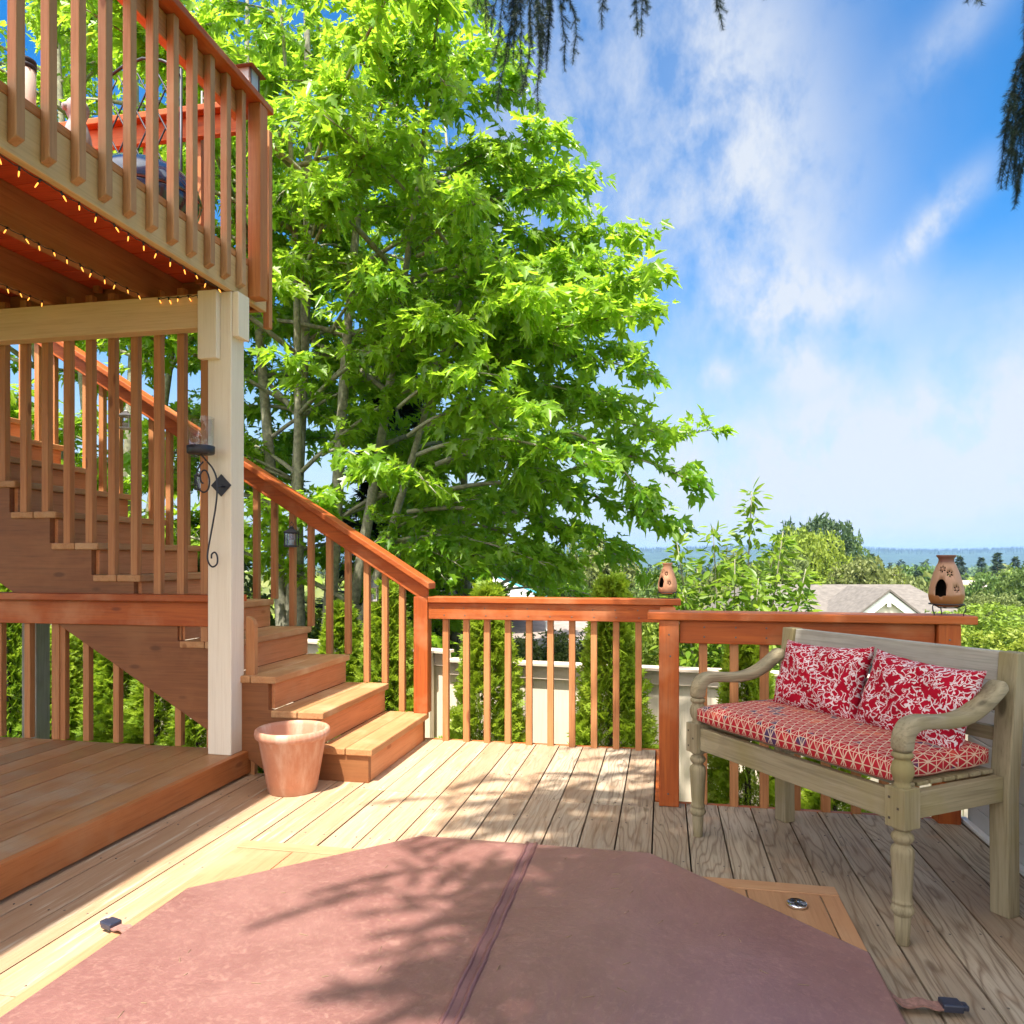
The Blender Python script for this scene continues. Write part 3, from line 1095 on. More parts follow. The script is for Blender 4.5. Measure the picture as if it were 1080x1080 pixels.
        st = mb.build('lock_strap', web, t)
        mb = MB()
        c = p1 + d * 0.012
        mb.obox((c.x, c.y, 0.023), d * 0.024, side * 0.021, (0, 0, 0.010))
        mb.obox((c.x + d.x * .028, c.y + d.y * .028, 0.022), d * 0.012, side * 0.013, (0, 0, 0.007))
        mb.build('buckle', buck, st, 0.004)
    strap((-1.545, 2.02, 0), (-1.665, 2.055, 0), 'l')
    strap((0.555, 2.09, 0), (0.70, 2.098, 0), 'r')

    # chrome valve cap set in the surround
    c = thing('valve_cap', 'round chrome valve cap with ribs on the peach boards', 'valve cap', (0.430, 2.633, 0.010))
    mb = MB()
    mb.lathe([(0.033, 0.0), (0.033, 0.008), (0.029, 0.0125), (0.026, 0.010), (0.022, 0.0095), (0.010, 0.012), (0.002, 0.013)], (0, 0, 0), 32)
    mb.build('cap_body', M['chrome'], c, local=True)
    mb = MB()
    for k in range(6):
        a = k * PI / 3
        d = Vector((math.cos(a), math.sin(a), 0)); e = Vector((-d.y, d.x, 0))
        mb.obox(d * 0.017 + Vector((0, 0, 0.0115)), d * 0.008, e * 0.003, (0, 0, 0.0018))
    mb.build('cap_ribs', plain('dark_chrome', (0.10, 0.11, 0.14), 0.3, 0.9), c, local=True)
    # loose conifer needles and seeds on the cover and boards
    rg = random.Random(44)
    mb = MB()
    for i in range(46):
        x, y = rg.uniform(-1.3, 0.45), rg.uniform(1.5, 2.75)
        if abs(x - cx) + abs(y - 1.8) * 0.9 > 1.25 or abs(x - cx) < .05: continue
        a = rg.uniform(0, PI); L = rg.uniform(0.006, 0.016)
        d = Vector((math.cos(a), math.sin(a), 0))
        mb.tube([Vector((x, y, 0.0632)) - d * L, Vector((x, y, 0.0636)), Vector((x, y, 0.0632)) + d * L], 0.0008, 4, rg.random())
    o = mb.build('fallen_needles', plain('dry_needles', (0.30, 0.22, 0.12), 0.8), kind='stuff')
    tag(o, 'dry needles scattered over the maroon cover', 'needles')


M['peachY'] = wood('new_cedar_y', 'Y', (0.50, 0.275, 0.145), (0.44, 0.225, 0.11), (0.30, 0.13, 0.06), 0.6, (0.54, 0.36, 0.22), 0.5, vary=0.1)
spa()

# ------------------------------------------------------------------ terracotta pot
def pot():
    t = thing('flower_pot', 'empty terracotta flower pot beside the lowest stair tread', 'flower pot', (-1.812, 3.49, 0))
    prof = [(0.02, 0.0), (0.112, 0.0), (0.118, 0.006), (0.163, 0.262), (0.170, 0.266), (0.180, 0.275), (0.183, 0.292), (0.180, 0.308), (0.172, 0.314),
            (0.160, 0.310), (0.155, 0.296), (0.140, 0.20), (0.128, 0.12), (0.02, 0.115)]
    mb = MB()
    mb.lathe(prof, (0, 0, 0), 56)
    m, nt, b, out = nodes('terracotta')
    v = objcoord(nt)
    n = noise(nt, v, 9, 6, 0.65); n2 = noise(nt, v, 60, 4, 0.6)
    st = noise(nt, mapping(nt, v, (16, 16, 2.5)), 1.0, 5, 0.6)
    c = mixc(nt, mapr(nt, n, 0.3, 0.7, 0, 1), (0.47, 0.20, 0.115), (0.55, 0.27, 0.17))
    c = mixc(nt, mapr(nt, st, 0.48, 0.68, 0, 0.7), c, (0.66, 0.47, 0.37))
    spz = nt.nodes.new('ShaderNodeSeparateXYZ'); nt.links.new(v, spz.inputs[0])
    low = mth(nt, 'ADD', spz.outputs[2], mth(nt, 'MULTIPLY', n, 0.12))
    c = mixc(nt, mapr(nt, low, 0.07, 0.12, 0.55, 0), c, (0.36, 0.22, 0.15))
    c = mixc(nt, mapr(nt, mth(nt, 'ADD', spz.outputs[2], mth(nt, 'MULTIPLY', n2, 0.03)), 0.262, 0.272, 0, 0.0), c, (0.7, 0.6, 0.5))
    c = mixc(nt, mapr(nt, n2, 0.58, 0.75, 0, 0.3), c, (0.33, 0.14, 0.085))
    nt.links.new(c, b.inputs['Base Color'])
    b.inputs['Roughness'].default_value = 0.8
    bump(nt, b, n2, 0.25, 0.003)
    mb.build('pot_body', m, t, local=True)
    mb = MB(); mb.lathe([(0.002, 0.152), (0.06, 0.156), (0.12, 0.150), (0.132, 0.146)], (0, 0, 0), 32, close=False)
    mb.build('soil', plain('dry_soil', (0.20, 0.12, 0.07), 0.95, var=0.4, scale=60, bumps=0.6), t, local=True)


pot()

# ------------------------------------------------------------------ bench
BENCH_RZ = -0.953        # long axis of the bench in plan


def bench():
    # frame: u along the length from the left front leg, v to the back
    t = thing('garden_bench', 'weathered grey-green teak bench with turned front legs and scrolled arms', 'bench', (0.139, 3.241, 0), BENCH_RZ)
    Lg, D = 0.968, 0.472
    turned = [(0.0175, 0.0), (0.019, 0.004), (0.024, 0.085), (0.0225, 0.088), (0.030, 0.096), (0.0335, 0.106), (0.030, 0.116), (0.027, 0.119), (0.0265, 0.123), (0.030, 0.129), (0.027, 0.136),
              (0.0255, 0.140), (0.0275, 0.17), (0.032, 0.25), (0.0335, 0.275), (0.031, 0.290), (0.022, 0.299), (0.0215, 0.303), (0.029, 0.311), (0.0325, 0.321), (0.029, 0.331), (0.021, 0.338), (0.021, 0.342), (0.028, 0.347), (0.028, 0.354)]
    upper = [(0.026, 0.470), (0.023, 0.479), (0.022, 0.487), (0.027, 0.496), (0.0325, 0.512), (0.033, 0.525), (0.029, 0.541), (0.0225, 0.551), (0.0225, 0.555), (0.029, 0.560), (0.031, 0.566), (0.029, 0.572), (0.0265, 0.575)]
    for (u, lab) in ((0, 0), (Lg, 1)):
        mb = MB()
        mb.lathe(turned, (u, 0, 0), 24)
        mb.box(u - 0.034, u + 0.034, -0.034, 0.034, 0.352, 0.472)
        mb.lathe(upper, (u, 0, 0), 24)
        mb.build('front_leg', M['benchZ'], t, 0.003, local=True)
        # peg heads
        # arm: sweeps up from the turned post, back, then up to the back post
        cv = [(0.0, 0.570, .029, .027), (-0.001, 0.600, .029, .027), (0.006, 0.630, .030, .027), (0.026, 0.652, .031, .025), (0.060, 0.660, .033, .022), (0.11, 0.656, .034, .021), (0.18, 0.648, .034, .021), (0.25, 0.650, .034, .021), (0.31, 0.665, .034, .021), (0.37, 0.695, .034, .021), (0.43, 0.735, .034, .021), (0.452, 0.752, .033, .021)]
        mb = MB()
        vs, fs = [], []
        n = len(cv)
        for i, (v, z, w, h) in enumerate(cv):
            p0 = cv[max(i - 1, 0)]; p1 = cv[min(i + 1, n - 1)]
            tx = Vector((p1[0] - p0[0], p1[1] - p0[1])).normalized()
            nx = Vector((-tx.y, tx.x))
            # rounded section
            for k in range(12):
                a = 2 * PI * k / 12
                ca_, sa_ = math.cos(a), math.sin(a)
                ex = 0.45
                uu = w * math.copysign(abs(ca_) ** ex, ca_)
                hh = h * math.copysign(abs(sa_) ** ex, sa_)
                vs.append((u + uu, v + nx.x * hh, z + nx.y * hh))
        for i in range(n - 1):
            for k in range(12):
                k2 = (k + 1) % 12
                fs.append((i * 12 + k, i * 12 + k2, (i + 1) * 12 + k2, (i + 1) * 12 + k))
        fs += [tuple(range(11, -1, -1)), tuple((n - 1) * 12 + k for k in range(12))]
        mb.add(vs, fs, 0.5, 0, True)
        o = mb.build('arm', M['benchY'], t, 0, local=True)
        sd = o.modifiers.new('smooth', 'SUBSURF'); sd.levels = 1; sd.render_levels = 1
        # back post: straight leg, raked above the seat
        mb = MB()
        a, d = 0.032, 0.028
        pts = [(D, 0.0), (D - 0.004, 0.40), (D + 0.045, 0.848)]
        vs, fs = [], []
        for (v, z) in pts:
            vs += [(u - a, v - d, z), (u + a, v - d, z), (u + a, v + d, z), (u - a, v + d, z)]
        for i in range(2):
            for k in range(4):
                k2 = (k + 1) % 4
                fs.append((i * 4 + k, i * 4 + k2, i * 4 + 4 + k2, i * 4 + 4 + k))
        fs += [(3, 2, 1, 0), (8, 9, 10, 11)]
        mb.add(vs, fs)
        mb.build('back_leg', M['benchZ'], t, 0.004, local=True)
        mb = MB(); mb.box(u - 0.016, u + 0.016, 0.034, D - 0.031, 0.372, 0.452)
        mb.build('side_rail', M['benchY'], t, 0.003, local=True)
        mb = MB()
        sgn = 1 if u else -1
        for (pv, pz, side) in ((-0.0345, 0.43, 0), (-0.0345, 0.385, 0), (-0.0345, 0.408, 0)):
            mb.lathe([(0.006, -0.001), (0.004, 0.002)], (0, 0, 0), 10)
        pv = []
        mb2 = MB()
        for du, z in ((-0.018, 0.44), (-0.018, 0.378), (0.012, 0.412)):
            mb2.obox((u + du, -0.0342, z), (0.0035, 0, 0), (0, 0.0012, 0), (0, 0, 0.0035))
        mb2.build('pegs', plain('dark_peg', (0.08, 0.06, 0.04), 0.8), t, local=True)
    mb = MB(); mb.box(0.0345, Lg - 0.0345, -0.016, 0.016, 0.366, 0.456)
    mb.build('front_rail', M['benchX'], t, 0.003, local=True)
    mb = MB(); mb.box(0.0365, Lg - 0.0365, D - 0.018, D + 0.012, 0.376, 0.452)
    mb.build('back_rail', M['benchX'], t, 0.003, local=True)
    rk = 0.049 / 0.448
    def raked(u0, u1, z0, z1, th, nm, mat):
        mb = MB()
        vs = []
        for z in (z0, z1):
            v = D - 0.004 + (z - 0.40) * rk
            vs += [(u0, v - th, z), (u1, v - th, z), (u1, v + th, z), (u0, v + th, z)]
        mb.add(vs, [(3, 2, 1, 0), (4, 5, 6, 7), (0, 1, 5, 4), (1, 2, 6, 5), (2, 3, 7, 6), (3, 0, 4, 7)])
        return mb.build(nm, mat, t, 0.003, local=True)
    raked(0.0365, Lg - 0.0365, 0.748, 0.846, 0.018, 'top_back_rail', M['greyX'])
    raked(0.0365, Lg - 0.0365, 0.652, 0.684, 0.014, 'back_slat', M['benchX'])
    raked(0.0365, Lg - 0.0365, 0.555, 0.60, 0.014, 'back_slat', M['benchX'])
    raked(Lg / 2 - 0.02, Lg / 2 + 0.02, 0.452, 0.5545, 0.012, 'back_stile', M['benchZ'])
    mb = MB()
    for k in range(7):
        v = 0.022 + k * 0.061
        mb.box(0.0345 - 0.02, Lg - 0.0145, v + (0.014 if k == 0 else 0), v + 0.052, 0.4565, 0.470)
    mb.build('seat_slats', M['benchX'], t, 0.003, local=True)
    return t, Lg, D


BENCH, BL, BD = bench()


def blend_shape(nu, nv, fn):
    vs = [fn(i / nu, j / nv, 1) for j in range(nv + 1) for i in range(nu + 1)]
    n = len(vs)
    vs += [fn(i / nu, j / nv, -1) for j in range(nv + 1) for i in range(nu + 1)]
    fs = []
    w = nu + 1
    for j in range(nv):
        for i in range(nu):
            a = j * w + i
            fs.append((a, a + 1, a + w + 1, a + w))
            fs.append((n + a, n + a + w, n + a + w + 1, n + a + 1))
    edge = [i for i in range(nu + 1)] + [j * w + nu for j in range(1, nv + 1)] + [nv * w + i for i in range(nu - 1, -1, -1)] + [j * w for j in range(nv - 1, 0, -1)]
    for k in range(len(edge)):
        a, b = edge[k], edge[(k + 1) % len(edge)]
        fs.append((a, n + a, n + b, b))
    return vs, fs


def pattern_coord(nt):
    a = nt.nodes.new('ShaderNodeAttribute')
    a.attribute_name = 'pat'
    return a.outputs['Vector']


def set_pattern(o, nu, nv, fn):
    at_ = o.data.attributes.new('pat', 'FLOAT_VECTOR', 'POINT')
    vals = []
    for side in (1, -1):
        for j in range(nv + 1):
            for i in range(nu + 1):
                x, y = 2 * i / nu - 1, 2 * j / nv - 1
                u, v = fn(x, y, side)
                vals += [u, v, 0.0 if side > 0 else 0.0]
    at_.data.foreach_set('vector', np.array(vals, dtype=np.float32))


def cushion_material():
    m, nt, b, out = nodes('triangle_print_fabric')
    oc = objcoord(nt)
    oc = pattern_coord(nt)
    sep = nt.nodes.new('ShaderNodeSeparateXYZ'); nt.links.new(oc, sep.inputs[0])
    v = sep.outputs[1]
    u = mth(nt, 'ADD', sep.outputs[0], mth(nt, 'MULTIPLY', mth(nt, 'SUBTRACT', noise(nt, oc, 14, 2, 0.5), 0.5), 0.006))
    s = 1 / 0.036
    def band(a, bb):
        x = mth(nt, 'ADD', mth(nt, 'MULTIPLY', u, a * s), mth(nt, 'MULTIPLY', v, bb * s))
        return x
    x1, x2, x3 = band(1.0, 0.5), band(1.0, -0.5), band(0, 1.0)
    x4 = band(1.0, 0.0)
    lines = None
    for x, wd in ((x1, 0.058), (x2, 0.058), (x3, 0.052), (x4, 0.036)):
        d = mth(nt, 'PINGPONG', x, 0.5)
        l = mth(nt, 'LESS_THAN', d, wd)
        lines = l if lines is None else mth(nt, 'MAXIMUM', lines, l)
    cell = mth(nt, 'ADD', mth(nt, 'ADD', mth(nt, 'MULTIPLY', mth(nt, 'FLOOR', mth(nt, 'MULTIPLY', x1, 0.5)), 0.37), mth(nt, 'MULTIPLY', mth(nt, 'FLOOR', mth(nt, 'MULTIPLY', x2, 0.5)), 0.71)), mth(nt, 'MULTIPLY', mth(nt, 'FLOOR', x3), 0.13))
    wn = nt.nodes.new('ShaderNodeTexWhiteNoise'); wn.noise_dimensions = '1D'
    nt.links.new(cell, wn.inputs['W'])
    big = noise(nt, oc, 7.0, 2, 0.5)
    t = mth(nt, 'ADD', mth(nt, 'MULTIPLY', wn.outputs[0], 0.35), mth(nt, 'MULTIPLY', big, 0.75))
    ramp = nt.nodes.new('ShaderNodeValToRGB')
    nt.links.new(t, ramp.inputs[0])
    e = ramp.color_ramp.elements
    e[0].position = 0.0; e[0].color = (0.055, 0.035, 0.09, 1)
    e[1].position = 0.40; e[1].color = (0.37, 0.013, 0.026, 1)
    for p, c in ((0.36, (0.075, 0.04, 0.10, 1)), (0.76, (0.42, 0.020, 0.028, 1)), (0.81, (0.58, 0.09, 0.045, 1)), (0.92, (0.56, 0.14, 0.07, 1))):
        x = e.new(p); x.color = c
    col = mixc(nt, lines, ramp.outputs[0], (0.60, 0.44, 0.32))
    nt.links.new(col, b.inputs['Base Color'])
    b.inputs['Roughness'].default_value = 0.9
    b.inputs['Specular IOR Level'].default_value = 0.15
    wv = noise(nt, oc, 500, 2, 0.5)
    bump(nt, b, wv, 0.25, 0.002)
    return m


def pillow_material():
    m, nt, b, out = nodes('coral_vine_fabric')
    oc = pattern_coord(nt)
    off = nt.nodes.new('ShaderNodeVectorMath'); off.operation = 'ADD'
    cmb = nt.nodes.new('ShaderNodeCombineXYZ')
    r = mth(nt, 'MULTIPLY', orand(nt), 17.0)
    nt.links.new(r, cmb.inputs[0]); nt.links.new(r, cmb.inputs[1])
    nt.links.new(oc, off.inputs[0]); nt.links.new(cmb.outputs[0], off.inputs[1])
    sep = nt.nodes.new('ShaderNodeSeparateXYZ'); nt.links.new(off.outputs[0], sep.inputs[0])
    flat = nt.nodes.new('ShaderNodeCombineXYZ')
    nt.links.new(sep.outputs[0], flat.inputs[0]); nt.links.new(sep.outputs[1], flat.inputs[1])
    # winding distortion
    nz = nt.nodes.new('ShaderNodeTexNoise'); nz.inputs['Scale'].default_value = 21; nz.inputs['Detail'].default_value = 1.5
    nt.links.new(flat.outputs[0], nz.inputs['Vector'])
    sb = nt.nodes.new('ShaderNodeVectorMath'); sb.operation = 'SUBTRACT'
    nt.links.new(nz.outputs['Color'], sb.inputs[0]); sb.inputs[1].default_value = (0.5, 0.5, 0.5)
    scl = nt.nodes.new('ShaderNodeVectorMath'); scl.operation = 'SCALE'; scl.inputs['Scale'].default_value = 0.050
    nt.links.new(sb.outputs[0], scl.inputs[0])
    ad = nt.nodes.new('ShaderNodeVectorMath'); ad.operation = 'ADD'
    nt.links.new(flat.outputs[0], ad.inputs[0]); nt.links.new(scl.outputs[0], ad.inputs[1])
    def vor(scale, th, loc):
        vo = nt.nodes.new('ShaderNodeTexVoronoi'); vo.feature = 'DISTANCE_TO_EDGE'; vo.voronoi_dimensions = '2D'
        vo.inputs['Scale'].default_value = scale
        nt.links.new(mapping(nt, ad.outputs[0], (1, 1.0, 1), (0, 0, R(25)), loc), vo.inputs['Vector'])
        return mth(nt, 'LESS_THAN', vo.outputs['Distance'], th)
    l1 = vor(38.0, 0.064, (0, 0, 0))
    # side twigs: finer net, kept only where the mask opens
    l2 = vor(64.0, 0.066, (3.1, 1.7, 0))
    mask = mth(nt, 'GREATER_THAN', noise(nt, mapping(nt, ad.outputs[0], (1, 1, 1), (0, 0, 0), (5, 2, 0)), 42, 1, 0.5), 0.52)
    l = mth(nt, 'MAXIMUM', l1, mth(nt, 'MULTIPLY', l2, mask))
    dots = nt.nodes.new('ShaderNodeTexVoronoi'); dots.voronoi_dimensions = '2D'
    dots.inputs['Scale'].default_value = 46
    nt.links.new(ad.outputs[0], dots.inputs['Vector'])
    l = mth(nt, 'MAXIMUM', l, mth(nt, 'LESS_THAN', dots.outputs['Distance'], 0.19))
    gap = mth(nt, 'GREATER_THAN', noise(nt, mapping(nt, ad.outputs[0], (1, 1, 1), (0, 0, 0), (9, 4, 0)), 26, 1, 0.5), 0.42)
    l = mth(nt, 'MULTIPLY', l, gap)
    col = mixc(nt, l, (0.36, 0.006, 0.022), (0.66, 0.57, 0.58))
    nt.links.new(col, b.inputs['Base Color'])
    b.inputs['Roughness'].default_value = 0.92
    b.inputs['Specular IOR Level'].default_value = 0.12
    bump(nt, b, noise(nt, oc, 480, 2, 0.5), 0.25, 0.002)
    return m


def bench_to_world(u, v, z):
    c, s = math.cos(BENCH_RZ), math.sin(BENCH_RZ)
    return (0.139 + u * c - v * s, 3.241 + u * s + v * c, z)


def cushions():
    # seat cushion, kept low and boxy with soft edges
    def seat(a, b_, s):
        w, d, h = BL - 0.035, 0.455, 0.042
        x, y = a * 2 - 1, b_ * 2 - 1
        ex = (1 - abs(x) ** 14) ** 0.5 if abs(x) < 1 else 0
        ey = (1 - abs(y) ** 9) ** 0.5 if abs(y) < 1 else 0
        z = h * (0.50 + 0.50 * ex * ey) * (1 if s > 0 else 1)
        crown = 0.006 * (1 - x * x) * (1 - y * y)
        px = x * w / 2 * (1 - 0.004 * (y * y)); py = y * d / 2 * (1 - 0.01 * x * x)
        px += 0.004 * math.sin(b_ * 17 + 1) * (abs(x) ** 6); py += 0.003 * math.sin(a * 23) * (abs(y) ** 6)
        return (px, py, (z + crown) if s > 0 else -h * (0.6 + 0.4 * ex * ey))
    vs, fs = blend_shape(60, 30, seat)
    mb = MB(); mb.add(vs, fs, 0.5, 0, True)
    o = mb.build('seat_cushion', cushion_material(), local=True, fixn=False)
    set_pattern(o, 60, 30, lambda x, y, sd: ((BL - .035) / 2 * x + .03 * x ** 15 + (0 if sd > 0 else math.copysign(.045, x) * (abs(x) > .99)), .2275 * y + .035 * y ** 9 + (0 if sd > 0 else math.copysign(.045, y) * (abs(y) > .99))))
    o.location = bench_to_world(BL / 2, 0.203, 0.514)
    o.rotation_euler = (0, 0, BENCH_RZ)
    tag(o, 'long red seat cushion with cream triangle print on the bench', 'cushion')

    def pil(seed):
        rg = random.Random(seed)
        ph = [rg.uniform(0, 6) for _ in range(6)]
        W, H, T = 0.44, 0.300, 0.072
        def f(a, b_, s):
            x, y = a * 2 - 1, b_ * 2 - 1
            # pinched corners, slightly hollow sides
            px = x * W / 2 * (1 - 0.075 * (1 - y * y) + 0.03 * abs(y) ** 4)
            py = y * H / 2 * (1 - 0.085 * (1 - x * x) + 0.03 * abs(x) ** 4)
            q = max(0.0, (1 - x ** 4)) ** 0.62 * max(0.0, (1 - y ** 4)) ** 0.62
            wr = 0.007 * math.sin(6 * x + 5 * y + ph[0]) + 0.004 * math.sin(11 * y - 9 * x + ph[1]) + 0.006 * math.exp(-((x * y) / .35) ** 2) * math.sin(13 * (x - y) + ph[3])
            ed = 0.0035 * math.sin(22 * (x + y) + ph[2])
            z = s * (T * q + 0.004) + wr * q + ed * (1 - q)
            return (px, py, z)
        return f
    pm = pillow_material()
    specs = [(0.300, 0.365, 0.668, 3, 'red pillow with white vine print near the middle of the bench', 0.04, -0.05),
             (0.738, 0.345, 0.660, 8, 'red pillow with white vine print nearest the right arm of the bench', -0.05, -0.09)]
    for i, (u, v, z, seed, lab, tw, yaw) in enumerate(specs):
        vs, fs = blend_shape(44, 34, pil(seed))
        mb = MB(); mb.add(vs, fs, 0.5, 0, True)
        o = mb.build('pillow', pm, local=True, fixn=False)
        set_pattern(o, 44, 34, lambda x, y, sd: (.22 * (x + .22 * x ** 7), .15 * (y + .30 * y ** 7)))
        c = (0.139 + 0, 0, 0)
        rot = Matrix.Rotation(BENCH_RZ + yaw, 4, 'Z') @ Matrix.Rotation(R(70), 4, 'X') @ Matrix.Rotation(tw, 4, 'Z')
        o.matrix_world = Matrix.Translation(bench_to_world(u, v, z)) @ rot
        tag(o, lab, 'pillow', 'red vine print pillows on the bench')


cushions()

# ------------------------------------------------------------------ clay lanterns on the rails
def clay_lantern(name, label, loc, k, rz, mat, parts_col):
    t = thing(name, label, 'candle lantern', loc, rz, 'pierced clay lanterns on the railings')
    outer = [(0.030, 0.036), (0.052, 0.038), (0.068, 0.048), (0.078, 0.066), (0.082, 0.086), (0.080, 0.110), (0.071, 0.150), (0.058, 0.190), (0.046, 0.218), (0.038, 0.232), (0.0345, 0.245), (0.037, 0.254), (0.045, 0.262), (0.045, 0.268)]
    inner = [(0.037, 0.268), (0.029, 0.254), (0.027, 0.245), (0.031, 0.230), (0.040, 0.212), (0.052, 0.186), (0.065, 0.148), (0.074, 0.110), (0.0755, 0.086), (0.072, 0.068), (0.062, 0.054), (0.030, 0.046)]
    mb = MB(); mb.lathe(outer + inner[:1], (0, 0, 0), 40, close=False)
    mb.lathe(inner, (0, 0, 0), 40, mi=1, close=False)
    n0 = len(mb.v)
    mb.add([v_ for v_ in mb.v[:40]], [tuple(reversed(range(40)))], 0.5, 0)
    mb.add([(0.030 * math.cos(2 * PI * k / 40), 0.030 * math.sin(2 * PI * k / 40), 0.046) for k in range(40)], [tuple(range(40))], 0.5, 1)
    
    # close the lathe into a shell: outer bottom to inner bottom is capped by build's end faces
    o = mb.build('clay_body', [mat, M['black_lining']], t, local=True)
    bm = bmesh.new(); bm.from_mesh(o.data)
    bmesh.ops.remove_doubles(bm, verts=bm.verts, dist=1e-5); bmesh.ops.recalc_face_normals(bm, faces=bm.faces)
    bm.to_mesh(o.data); bm.free()
    cm = bpy.data.meshes.new('cut'); bm = bmesh.new()
    def petal(az, z, a, rr):
        prof_r = 0.075
        c = Vector((0, 0, 0))
        m = Matrix.Rotation(az, 4, 'Z') @ Matrix.Translation((prof_r * 0.92, 0, z)) @ Matrix.Rotation(a, 4, 'X') @ Matrix.Translation((0, 0, 0.0105)) @ Matrix.Diagonal((0.04, 0.0040, 0.0062, 1))
        bmesh.ops.create_icosphere(bm, subdivisions=2, radius=1.0, matrix=m)
    for (az, z) in ((-1.45, 0.185), (-1.08, 0.118), (-2.05, 0.205), (0.1, 0.17), (0.6, 0.11), (1.4, 0.17), (2.5, 0.18)):
        for j in range(6):
            petal(az, z, j * PI / 3, 1)
    m = Matrix.Rotation(-2.05, 4, 'Z') @ Matrix.Translation((0.078, 0, 0.122)) @ Matrix.Diagonal((0.07, 0.026, 0.040, 1))
    bmesh.ops.create_icosphere(bm, subdivisions=3, radius=1.0, matrix=m)
    m = Matrix.Rotation(-2.05, 4, 'Z') @ Matrix.Translation((0.078, 0, 0.108)) @ Matrix.Diagonal((0.07, 0.052, 0.040, 1))
    bmesh.ops.create_cube(bm, size=1.0, matrix=m)
    bm.to_mesh(cm); bm.free()
    co = bpy.data.objects.new('cut', cm); COL.objects.link(co)
    co.parent = t
    bo = o.modifiers.new('cut', 'BOOLEAN'); bo.operation = 'DIFFERENCE'; bo.object = co; bo.solver = 'EXACT'; bo.use_self = True
    bpy.context.view_layer.update()
    dg = bpy.context.evaluated_depsgraph_get()
    me = bpy.data.meshes.new_from_object(o.evaluated_get(dg))
    old = o.data
    o.modifiers.remove(bo)
    if len(me.polygons) > 200:
        o.data = me
    bpy.data.objects.remove(co)
    # wire stand
    mb = MB()
    ring = [(0.062 * math.cos(2 * PI * i / 24), 0.062 * math.sin(2 * PI * i / 24), 0.047) for i in range(25)]
    ring = [(0.079 * math.cos(2 * PI * i / 24), 0.079 * math.sin(2 * PI * i / 24), 0.049) for i in range(25)]
    mb.tube(ring, 0.003, 6)
    for j in range(3):
        a = -PI / 2 - 0.9 + j * 2 * PI / 3
        d = Vector((math.cos(a), math.sin(a), 0))
        pts = [d * 0.079 + Vector((0, 0, 0.049)), d * 0.088 + Vector((0, 0, 0.040)), d * 0.086 + Vector((0, 0, 0.022)), d * 0.076 + Vector((0, 0, 0.006)), d * 0.078 + Vector((0, 0, 0.0))]
        mb.tube(pts, 0.003, 6)
        mb.tube([d * 0.079 + Vector((0, 0, 0.048)), d * 0.045 + Vector((0, 0, 0.033)), Vector((0, 0, 0.031))], 0.0028, 6)
    mb.build('wire_stand', M['iron'], t, local=True)
    t.scale = (k * .88, k * .88, k)
    return t


M['black_lining'] = plain('black_lining', (0.02, 0.014, 0.01), 0.95)  # near-black colour for the inner face of the lantern shell
clayA = plain('pale_clay', (0.50, 0.25, 0.14), 0.8, var=0.12, scale=20, bumps=0.2)
m, nt, b, out = nodes('two_tone_clay')
v = objcoord(nt)
sp = nt.nodes.new('ShaderNodeSeparateXYZ'); nt.links.new(v, sp.inputs[0])
n = noise(nt, v, 16, 5, 0.6)
zz = mth(nt, 'ADD', sp.outputs[2], mth(nt, 'MULTIPLY', mth(nt, 'SUBTRACT', n, 0.5), 0.02))
c = mixc(nt, mapr(nt, zz, 0.086, 0.096, 0, 1), (0.30, 0.115, 0.035), (0.40, 0.215, 0.13))
c = mixc(nt, mapr(nt, zz, 0.225, 0.24, 0, 1), c, (0.17, 0.06, 0.04))
nt.links.new(c, b.inputs['Base Color']); b.inputs['Roughness'].default_value = 0.55
bump(nt, b, n, 0.2, 0.003)
clay_lantern('clay_lantern', 'brown two-tone pierced clay lantern on the rail end above the bench back', (1.222, 3.655, 0.9055), 0.985, -0.18, m, None)
clay_lantern('clay_lantern', 'pale peach pierced clay lantern on the end of the farther sunlit rail', (0.022, 4.625, 0.9155), 0.80, -0.30, clayA, None)

# ------------------------------------------------------------------ candle sconce on the post
def glassmat(name, tint=(0.95, 0.97, 0.98), rough=0.02):
    m, nt, b, out = nodes(name)
    g = nt.nodes.new('ShaderNodeBsdfGlossy'); g.inputs['Roughness'].default_value = rough
    tr = nt.nodes.new('ShaderNodeBsdfTransparent'); tr.inputs['Color'].default_value = tint + (1,)
    fr = nt.nodes.new('ShaderNodeLayerWeight'); fr.inputs['Blend'].default_value = 0.5
    mx = nt.nodes.new('ShaderNodeMixShader')
    nt.links.new(mth(nt, 'ADD', mth(nt, 'MULTIPLY', mth(nt, 'POWER', fr.outputs['Facing'], 3.5), 0.45), 0.045), mx.inputs[0])
    nt.links.new(tr.outputs[0], mx.inputs[1]); nt.links.new(g.outputs[0], mx.inputs[2])
    nt.links.new(mx.outputs[0], out.inputs[0])
    return m


GLASS = glassmat('clear_glass')


